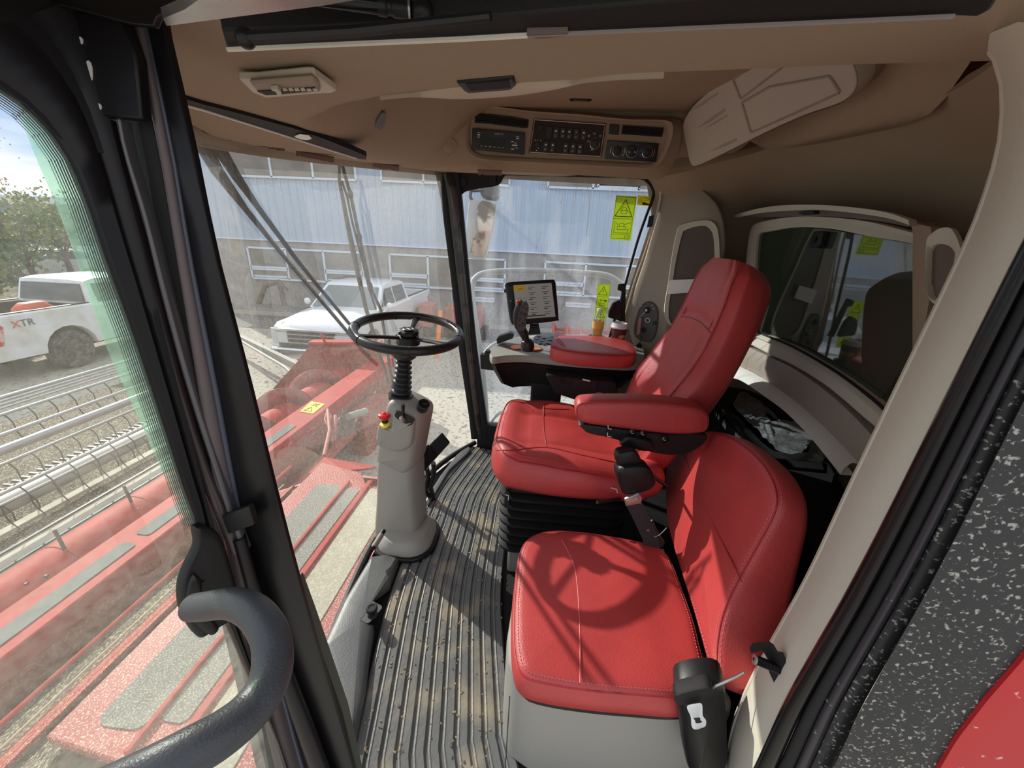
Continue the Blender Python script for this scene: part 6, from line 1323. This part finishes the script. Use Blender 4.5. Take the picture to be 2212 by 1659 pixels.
tag(obj('leaf_litter', mb, mat('fallen_leaves', (.30, .22, .08), .9, col2=(.08, .08, .05), nscale=3), smooth=0), 'fallen leaves on the dark bed around the trees', 'leaves', kind='stuff')
bedp = obj('planting_bed', MB().prism([V((9.8, 14.8, GZ+.005)), V((16.5, 14.2, GZ+.005)), V((19, 26.5, GZ+.005)), V((10.5, 27.5, GZ+.005))], (0, 0, .02)), mat('bed_soil', (.06, .06, .055), .95, col2=(.2, .18, .12), nscale=4), smooth=0); struct(bedp, 'dark planting bed', 'bed')
# red machinery by the building
def red_machine(label, c, s_, seed):
    random.seed(seed); t = thing('farm_implement', label, 'implement', c); c = V(c)
    obj('frame', MB().box(c+V((0, 0, .35)), (.5*s_, 1.6*s_, .22)), mat('implement_red', (.50, .08, .05), .5), t, bevel=.03)
    mb = MB()
    for k in range(5): a = c+V((0, (-.7+.35*k)*s_, .4)); mb.tube([a, a+V((-.35*s_, .12, .35)), a+V((-.6*s_, .1, -.35))], .045, 6)
    obj('tool_arms', mb, mat('implement_red', (.50, .08, .05), .5), t)
    for y in (-.6, .6): wheel(t, c+V((-.05, y*s_, .25)), .25, .14, (1, 0, 0), rim=False)
red_machine('red farm implement parked by the building right of the monitor', (12.8, -1.4, GZ), 1.25, 3)
rk = thing('red_implement_box', 'pale red machine box parked outside left of the monitor', 'implement', (12.6, 2.7, GZ))
obj('box', MB().box((12.8, 2.6, GZ+.72), (.8, 1.25, .62)), mat('faded_red', (.42, .14, .11), .6), rk, bevel=.03); obj('panel', MB().box((12.4, 3.75, GZ+.80), (.7, .45, .72)), mat('faded_red', (.42, .14, .11), .6), rk, bevel=.03)
obj('skid', MB().box((12.8, 2.9, GZ+.20), (.6, 2.2, .40)), BLKM, rk)
def backhoe(label, c, s_):
    t = thing('tillage_implement', label, 'implement', c); c = V(c); m_ = mat('implement_brown', (.16, .11, .08), .7)
    obj('beam', MB().box(c+V((0, 0, .12)), (.25, 2.0*s_, .10)), mat('implement_grey', (.22, .22, .21), .6), t)
    obj('boom', MB().tube([c+V((0, .8*s_, .15)), c+V((0, .45*s_, .85)), c+V((0, -.1, 1.05)), c+V((0, -.35*s_, .75))], [.10, .09, .08, .05], 8), m_, t)
    obj('leg', MB().tube([c+V((0, -.1*s_, 1.0)), c+V((0, -.15*s_, .15))], .09, 8), m_, t)
backhoe('brown implement silhouette standing left by the building windows', (13.8, 9.9, GZ+.35), 1.1)
backhoe('brown implement silhouette standing nearer the white truck', (14.35, 7.35, GZ+.35), 1.0)
oc_ = thing('traffic_cone', 'orange and white marker post behind the steering wheel', 'marker', (11.6, 3.3, GZ)); obj('post', MB().tube([(10.2, 2.9, GZ), (10.2, 2.75, GZ+1.35)], .06, 10), ORANGE, oc_)

# ================================================================ THE HARVESTER HEADER IN FRONT OF THE CAB
hd_ = thing('harvester_header', 'long red grain header with auger, pick-up reel and platform pads', 'header', (2.5, 3.6, GZ))
bmo = obj('back_beam', MB().box((2.75, 3.03, -1.08), (8.5, .36, .16)), REDP, hd_, bevel=.012)
obj('rear_sheet', MB().loft([[V((-1.5, 2.87, -1.12)), V((7.0, 2.87, -1.12))], [V((-1.5, 2.92, -1.45)), V((7.0, 2.92, -1.45))], [V((-1.5, 3.0, -1.95)), V((7.0, 3.0, -1.95))]], closed=False), REDD, hd_, solid=.02, smooth=40)
obj('lower_tube', MB().tube([(-1.5, 2.72, -1.55), (6.8, 2.72, -1.55)], .07, 14), REDC, hd_)
def pad(px, z, m, par=bmo, nm='grip_pad', t=.006): return obj(nm, MB().prism([P(u, v, z=z) for u, v in smoothpix(px, n=3)], (0, 0, t)), m, par, smooth=20)
def strip_pad(x0, x1, y0, y1, z, m, par, nm='grip_pad', t=.006, r=.03): return obj(nm, MB().prism([V(((x0+x1)/2+a, (y0+y1)/2+b, z)) for a, b in rrect(abs(x1-x0), abs(y1-y0), min(r, abs(y1-y0)*.45))], (0, 0, t)), m, par, smooth=20)
for x0, x1 in ((.15, 2.02), (2.12, 3.55), (3.62, 3.95)) if False else (( .2, 2.03), (2.12, 3.02), (3.02, 4.02)): strip_pad(x0, x1, 2.94, 3.06, -.998, PADC, bmo)
yp = [P(u, v, z=-.996) for u, v in ((648, 889), (673, 867), (702, 873), (676, 894))]; ys_ = obj('warning_label', MB().prism(yp, (0, 0, .004)), YEL, bmo)
def yl(a, b): return yp[0].lerp(yp[3], a).lerp(yp[1].lerp(yp[2], a), b)+V((0, 0, .006))
for l, c in (([(.2, .12), (.75, .15), (.45, .48)], 1), ([(.3, .62), (.75, .88)], 0), ([(.7, .58), (.35, .92)], 0), ([(.35, .75), (.75, .68)], 0)):
    mb = MB(); k = [yl(*z_) for z_ in l]; 
    for i in range(len(k) if c else 1): mb.tube([k[i], k[(i+1) % len(k)]], .006, 5)
    obj('pictogram_line', mb, mat('ink_brown', (.30, .22, .05), .6), ys_)
for px in ([(806, 803), (826, 791), (828, 805), (808, 820)], [(800, 858), (812, 842), (812, 852), (801, 862)]): obj('label_plate', MB().prism([P(u, v, y=2.86) for u, v in px], (0, .004, 0)), mat('plate_pale', (.5, .48, .38), .5), hd_)
# auger
au = obj('auger_drum', MB().tube([(-1.5, 3.62, -1.32), (6.5, 3.62, -1.32)], .235, 36), REDP, hd_)
for x in (-.2, .55, 1.35, 2.0, 2.62, 3.3): obj('drum_band', MB().tube([V((x, 3.62+.237*cos(2*pi*k/36), -1.32+.237*sin(2*pi*k/36))) for k in range(36)], .004, 5, cycle=True), REDD, au)
FLM = mat('flight_red', (.36, .05, .045), .5, col2=(.28, .14, .10), nscale=9)
def flight(x0, turns, L_, R=.46, n=40, hand=1):
    mb = MB(); N = int(n*turns); a = []; b = []
    for k in range(N+1):
        th = 2*pi*k/n*hand+pi/2; x = x0+L_*k/N; a.append(V((x, 3.62+.22*cos(th), -1.32+.22*sin(th)))); b.append(V((x+.02, 3.62+R*cos(th), -1.32+R*sin(th))))
    return obj('auger_flight', MB().loft([[p, q] for p, q in zip(a, b)], closed=False), FLM, au, solid=.012, smooth=60, off=0)
flight(3.95, 2.6, 2.2)
for x, y in ((1.42, 3.5), (2.0, 3.56), (2.55, 3.6)):
    f_ = obj('auger_finger', MB().tube([(x, y-.02, -1.14), (x+.02, y+.03, -.93)], .012, 8), TINE, au)
for u, v in ((57, 1262), (100, 1245), (298, 1100), (255, 1118), (215, 1148)):
    obj('bolt', MB().ball(P(u, v, z=-1.13), .014, 5), TINE, au)
# end sheet and divider of the far end
obj('end_sheet', MB().prism([V((6.6, 2.9, -.62)), V((6.6, 4.25, -.70)), V((6.6, 4.6, -1.1)), V((6.6, 5.2, -1.7)), V((6.6, 3.0, -1.9))], (.06, 0, 0)), REDD, hd_)
obj('end_sheet_top', MB().box((6.63, 3.6, -.65), (.22, 1.35, .05), X=(1, 0, 0), Y=(0, 1, -.06)), REDP, hd_, bevel=.01)
obj('end_lever', MB().tube([(6.55, 3.95, -.66), (6.52, 4.0, -.50), (6.55, 3.9, -.58)], .02, 8), REDP, hd_)
obj('divider_rod', MB().box((8.3, 6.6, -1.45), (.10, 5.2, .16), X=(.83, -.55, 0), Y=(.58, .82, .0)), mat('rod_grey', (.36, .35, .30), .6), hd_)
obj('divider_rod', MB().tube([(6.7, 4.7, -1.5), (7.2, 5.3, -1.45), (10.5, 9.8, -1.5)], .035, 8), mat('rod_grey', (.36, .35, .30), .6), hd_)
# pale floor sheet, belts and cutter bar
obj('floor_sheet', MB().box((1.8, 4.35, -1.68), (6.6, 1.00, .03)), CANVAS, hd_)
for y in (4.02, 4.12, 4.62, 4.86): obj('sheet_slat', MB().box((1.8, y, -1.655), (6.6, .025, .02)), TINE, hd_)
obj('belt_strip', MB().box((1.8, 5.12, -1.62), (6.6, .10, .03)), CANVAS, hd_)
obj('stubble_strip', MB().box((1.8, 5.0, -1.70), (6.6, .40, .03)), CHAFF, hd_)
obj('cutter_tube', MB().tube([(-1.4, 5.62, -1.62), (5.3, 5.62, -1.62)], .10, 16), mat('pale_tube', (.55, .53, .47), .5), hd_)
obj('cutter_bar', MB().box((1.9, 5.9, -1.66), (6.8, .22, .03)), TINE, hd_)
mb = MB()
for k in range(85): mb.box((-1.4+.08*k, 6.06, -1.66), (.025, .16, .03))
obj('cutter_guards', mb, TINE, hd_, smooth=0)['kind'] = 'stuff'
cbd = obj('chaff_bed', MB().prism([V((-4, 4.7, GZ+.03)), V((6.2, 4.7, GZ+.03)), V((7.4, 8.9, GZ+.03)), V((-4, 8.6, GZ+.03))], (0, 0, -.02)), CHAFF, smooth=0); struct(cbd, 'straw and chaff covered ground under the reel', 'ground')
# pick-up reel
RC = V((0, 5.55, -1.02)); RR = .52
rl_ = obj('reel_shaft', MB().tube([RC+V((-1.6, 0, 0)), RC+V((5.2, 0, 0))], .05, 12), STEEL, hd_)
for a in (82, 142, 202, 262, 322, 22):
    a = radians(a); c = RC+V((0, RR*cos(a), RR*sin(a))); bt2 = obj('reel_bat', MB().tube([c+V((-1.6, 0, 0)), c+V((5.2, 0, 0))], .020, 8), STEEL, rl_)
    if abs(a-radians(82)) < .01:
        for d in (.07, .13, .19): obj('reel_pipe', MB().tube([c+V((-1.6, -d, -d*.25)), c+V((5.2, -d, -d*.25))], .011, 6), STEEL, bt2)
    if sin(a) < .45:
        for k in range(27):
            x = -1.0+.21*k+.05*sin(a*7); tn = obj('tine', MB().tube(smoothc([c+V((x, 0, 0)), c+V((x+.01, -.06, -.10)), c+V((x, -.08, -.22)), c+V((x+.015, -.14, -.36))], 3), [.007]*8+[.005, .004], 5), TINE, bt2)
for x in (-.3, 2.3, 4.9):
    mb = MB()
    for a in (82, 142, 202, 262, 322, 22): a = radians(a); mb.tube([RC+V((x, 0, 0)), RC+V((x, RR*cos(a), RR*sin(a)))], .014, 6)
    obj('reel_spider', mb, STEEL, rl_)

# feeder house deck under the windscreen
dk = thing('feeder_house', 'red feeder house deck with grey grip pads covered in chaff', 'feeder house', (1.6, 1.8, -1.9))
ZD = -.60
deck = [V((.745, 1.82, ZD)), V((2.72, 1.82, ZD)), V((2.62, 1.42, ZD)), V((2.46, 1.30, ZD-.0)), V((2.46, .70, ZD)), V((.3, .70, ZD)), V((.3, 1.33, ZD)), V((.70, 1.42, ZD)), V((.72, 1.6, ZD))]
top_d = obj('deck_plate', MB().prism(deck, (0, 0, -.05)), REDC, dk, bevel=.008)
strip_pad(.80, 2.42, 1.47, 1.68, ZD, PADG, top_d, r=.05); strip_pad(.84, 2.40, 1.325, 1.435, ZD, PADG, top_d, r=.03)
obj('deck_rib', MB().box((1.6, 1.452, ZD+.008), (1.75, .022, .03)), REDP, top_d, bevel=.004)
obj('deck_rib', MB().box((1.35, 1.285, ZD+.008), (2.3, .035, .03)), REDP, top_d, bevel=.004)
strip_pad(.35, 2.42, 1.03, 1.25, ZD, mat('tan_grip_pad', (.40, .37, .28), .95, col2=(.58, .52, .38), nscale=100, thr=(.45, .65), detail=6), top_d, r=.02)
obj('side_sheet', MB().prism([V((2.62, .7, ZD-.05)), V((2.62, 1.7, ZD-.05)), V((2.70, 2.8, -1.2)), V((2.70, 2.85, -1.9)), V((2.62, .7, -1.2))], (.03, 0, 0)), REDC, dk)
obj('side_sheet', MB().prism([V((.45, .7, ZD-.05)), V((.45, 1.7, ZD-.05)), V((.45, 2.8, -1.2)), V((.45, 2.85, -1.9)), V((.45, .7, -1.2))], (.03, 0, 0)), REDC, dk)
obj('throat_cover', MB().prism([V((.2, 1.76, ZD-.06)), V((2.66, 1.76, ZD-.06)), V((2.7, 2.86, -1.35)), V((.2, 2.86, -1.35))], (0, 0, -.03)), CHAFF, dk)
obj('throat_panel', MB().prism([V((.3, 2.02, ZD-.20)), V((2.6, 2.02, ZD-.20)), V((2.6, 2.18, ZD-.30)), V((.3, 2.18, ZD-.30))], (0, 0, .03)), REDC, dk)
obj('throat_rod', MB().tube([(-.2, 2.25, -.80), (2.9, 2.25, -.80)], .012, 8), REDP, dk); obj('throat_rod', MB().tube([(-.2, 2.12, -.78), (2.6, 2.12, -.78)], .006, 8), mat('rod_tan', (.5, .42, .28), .5), dk)
obj('corner_flap', MB().prism([V((2.55, 1.84, ZD)), V((2.80, 1.84, ZD)), V((2.90, 1.42, ZD-.12)), V((2.72, 1.40, ZD-.02))], (0, 0, -.02)), REDP, dk)
# drive parts beside the feeder house
dv = thing('header_drive', 'greasy drive shaft, sprocket and hoses between feeder house and header beam', 'drive', (3.2, 2.6, -1.9))
obj('sprocket', MB().lathe([(.14, 0), (.14, .03), (.05, .03), (.05, .05), (0, .05)], P(745, 920, y=2.55), (-.5, -.8, .3), 28), mat('grease', (.14, .10, .07), .5), dv)
obj('prop_shaft', MB().tube([P(752, 900, y=2.5), P(790, 888, y=2.45)], .05, 14), mat('pale_green', (.30, .33, .27), .5), dv)
obj('lift_cylinder', MB().tube([P(708, 885, y=2.6), P(712, 930, y=2.3), P(700, 985, y=2.0)], .02, 10), mat('faded_red', (.42, .14, .11), .6), dv)
obj('lift_cylinder', MB().tube([P(725, 900, y=2.5), P(722, 955, y=2.2)], .03, 10), REDD, dv)
random.seed(4)
for k in range(6):
    u, v = 690+random.random()*90, 880+random.random()*40; pts_ = [P(u+random.uniform(-10, 10), v+12*j, y=2.7-.08*j) for j in range(4)]; obj('hose', MB().tube(smoothc(pts_, 4), .012, 6), BLKM if k % 2 else mat('faded_red', (.42, .14, .11), .6), dv)
obj('side_gearbox', MB().box(P(800, 925, y=2.7), (.9, .30, .9)), REDD, dv, bevel=.03)

# ================================================================ WIPERS AND STAYS SEEN THROUGH THE WINDSCREEN
wp = thing('windscreen_wiper', 'long twin armed windscreen wiper slanting down from the upper left', 'wiper', PD(860, 760, 1.75))
def WPt(u, v, dp): return PD(u, v, dp)
m_g = mat('wiper_arm_grey', (.015, .015, .014), .6)
obj('arm', MB().tube([WPt(420, 280, 1.02), WPt(470, 370, 1.10), WPt(533, 455, 1.22), WPt(620, 562, 1.40), WPt(770, 740, 1.72), WPt(800, 768, 1.80)], [.022, .017, .009, .0075, .007, .007], 10), m_g, wp)
obj('arm', MB().tube([WPt(452, 285, 1.04), WPt(510, 380, 1.14), WPt(556, 446, 1.24), WPt(640, 560, 1.42), WPt(755, 700, 1.68)], [.020, .014, .009, .0075, .007], 10), m_g, wp)
w2 = thing('windscreen_wiper', 'black jointed windscreen wiper hanging down the middle of the windscreen', 'wiper', PD(850, 850, 1.9))
obj('arm', MB().tube([WPt(732, 345, 1.62), WPt(733, 392, 1.62), WPt(750, 480, 1.70), WPt(762, 540, 1.76), WPt(790, 665, 1.90), WPt(840, 830, 2.0)], [.006, .007, .010, .012, .010, .008], 10), mat('wiper_grey_green', (.09, .088, .075), .6), w2)
obj('blade', MB().tube([WPt(736, 345, 1.60), WPt(757, 420, 1.66), WPt(776, 510, 1.74), WPt(800, 620, 1.84), WPt(822, 668, 1.92), WPt(842, 790, 2.0), WPt(858, 880, 2.05)], .0075, 8), BLK, w2)
obj('blade_frame', MB().tube([WPt(738, 390, 1.62), WPt(750, 425, 1.66), WPt(760, 475, 1.70), WPt(778, 545, 1.78), WPt(796, 620, 1.86), WPt(812, 668, 1.92)], .005, 8), BLK, w2)
for u, v, dp in ((757, 420, 1.66), (776, 512, 1.74), (800, 618, 1.84)): obj('clip', MB().ball(WPt(u, v, dp), .012, 6, (1, 1, 1.6)), BLK, w2)
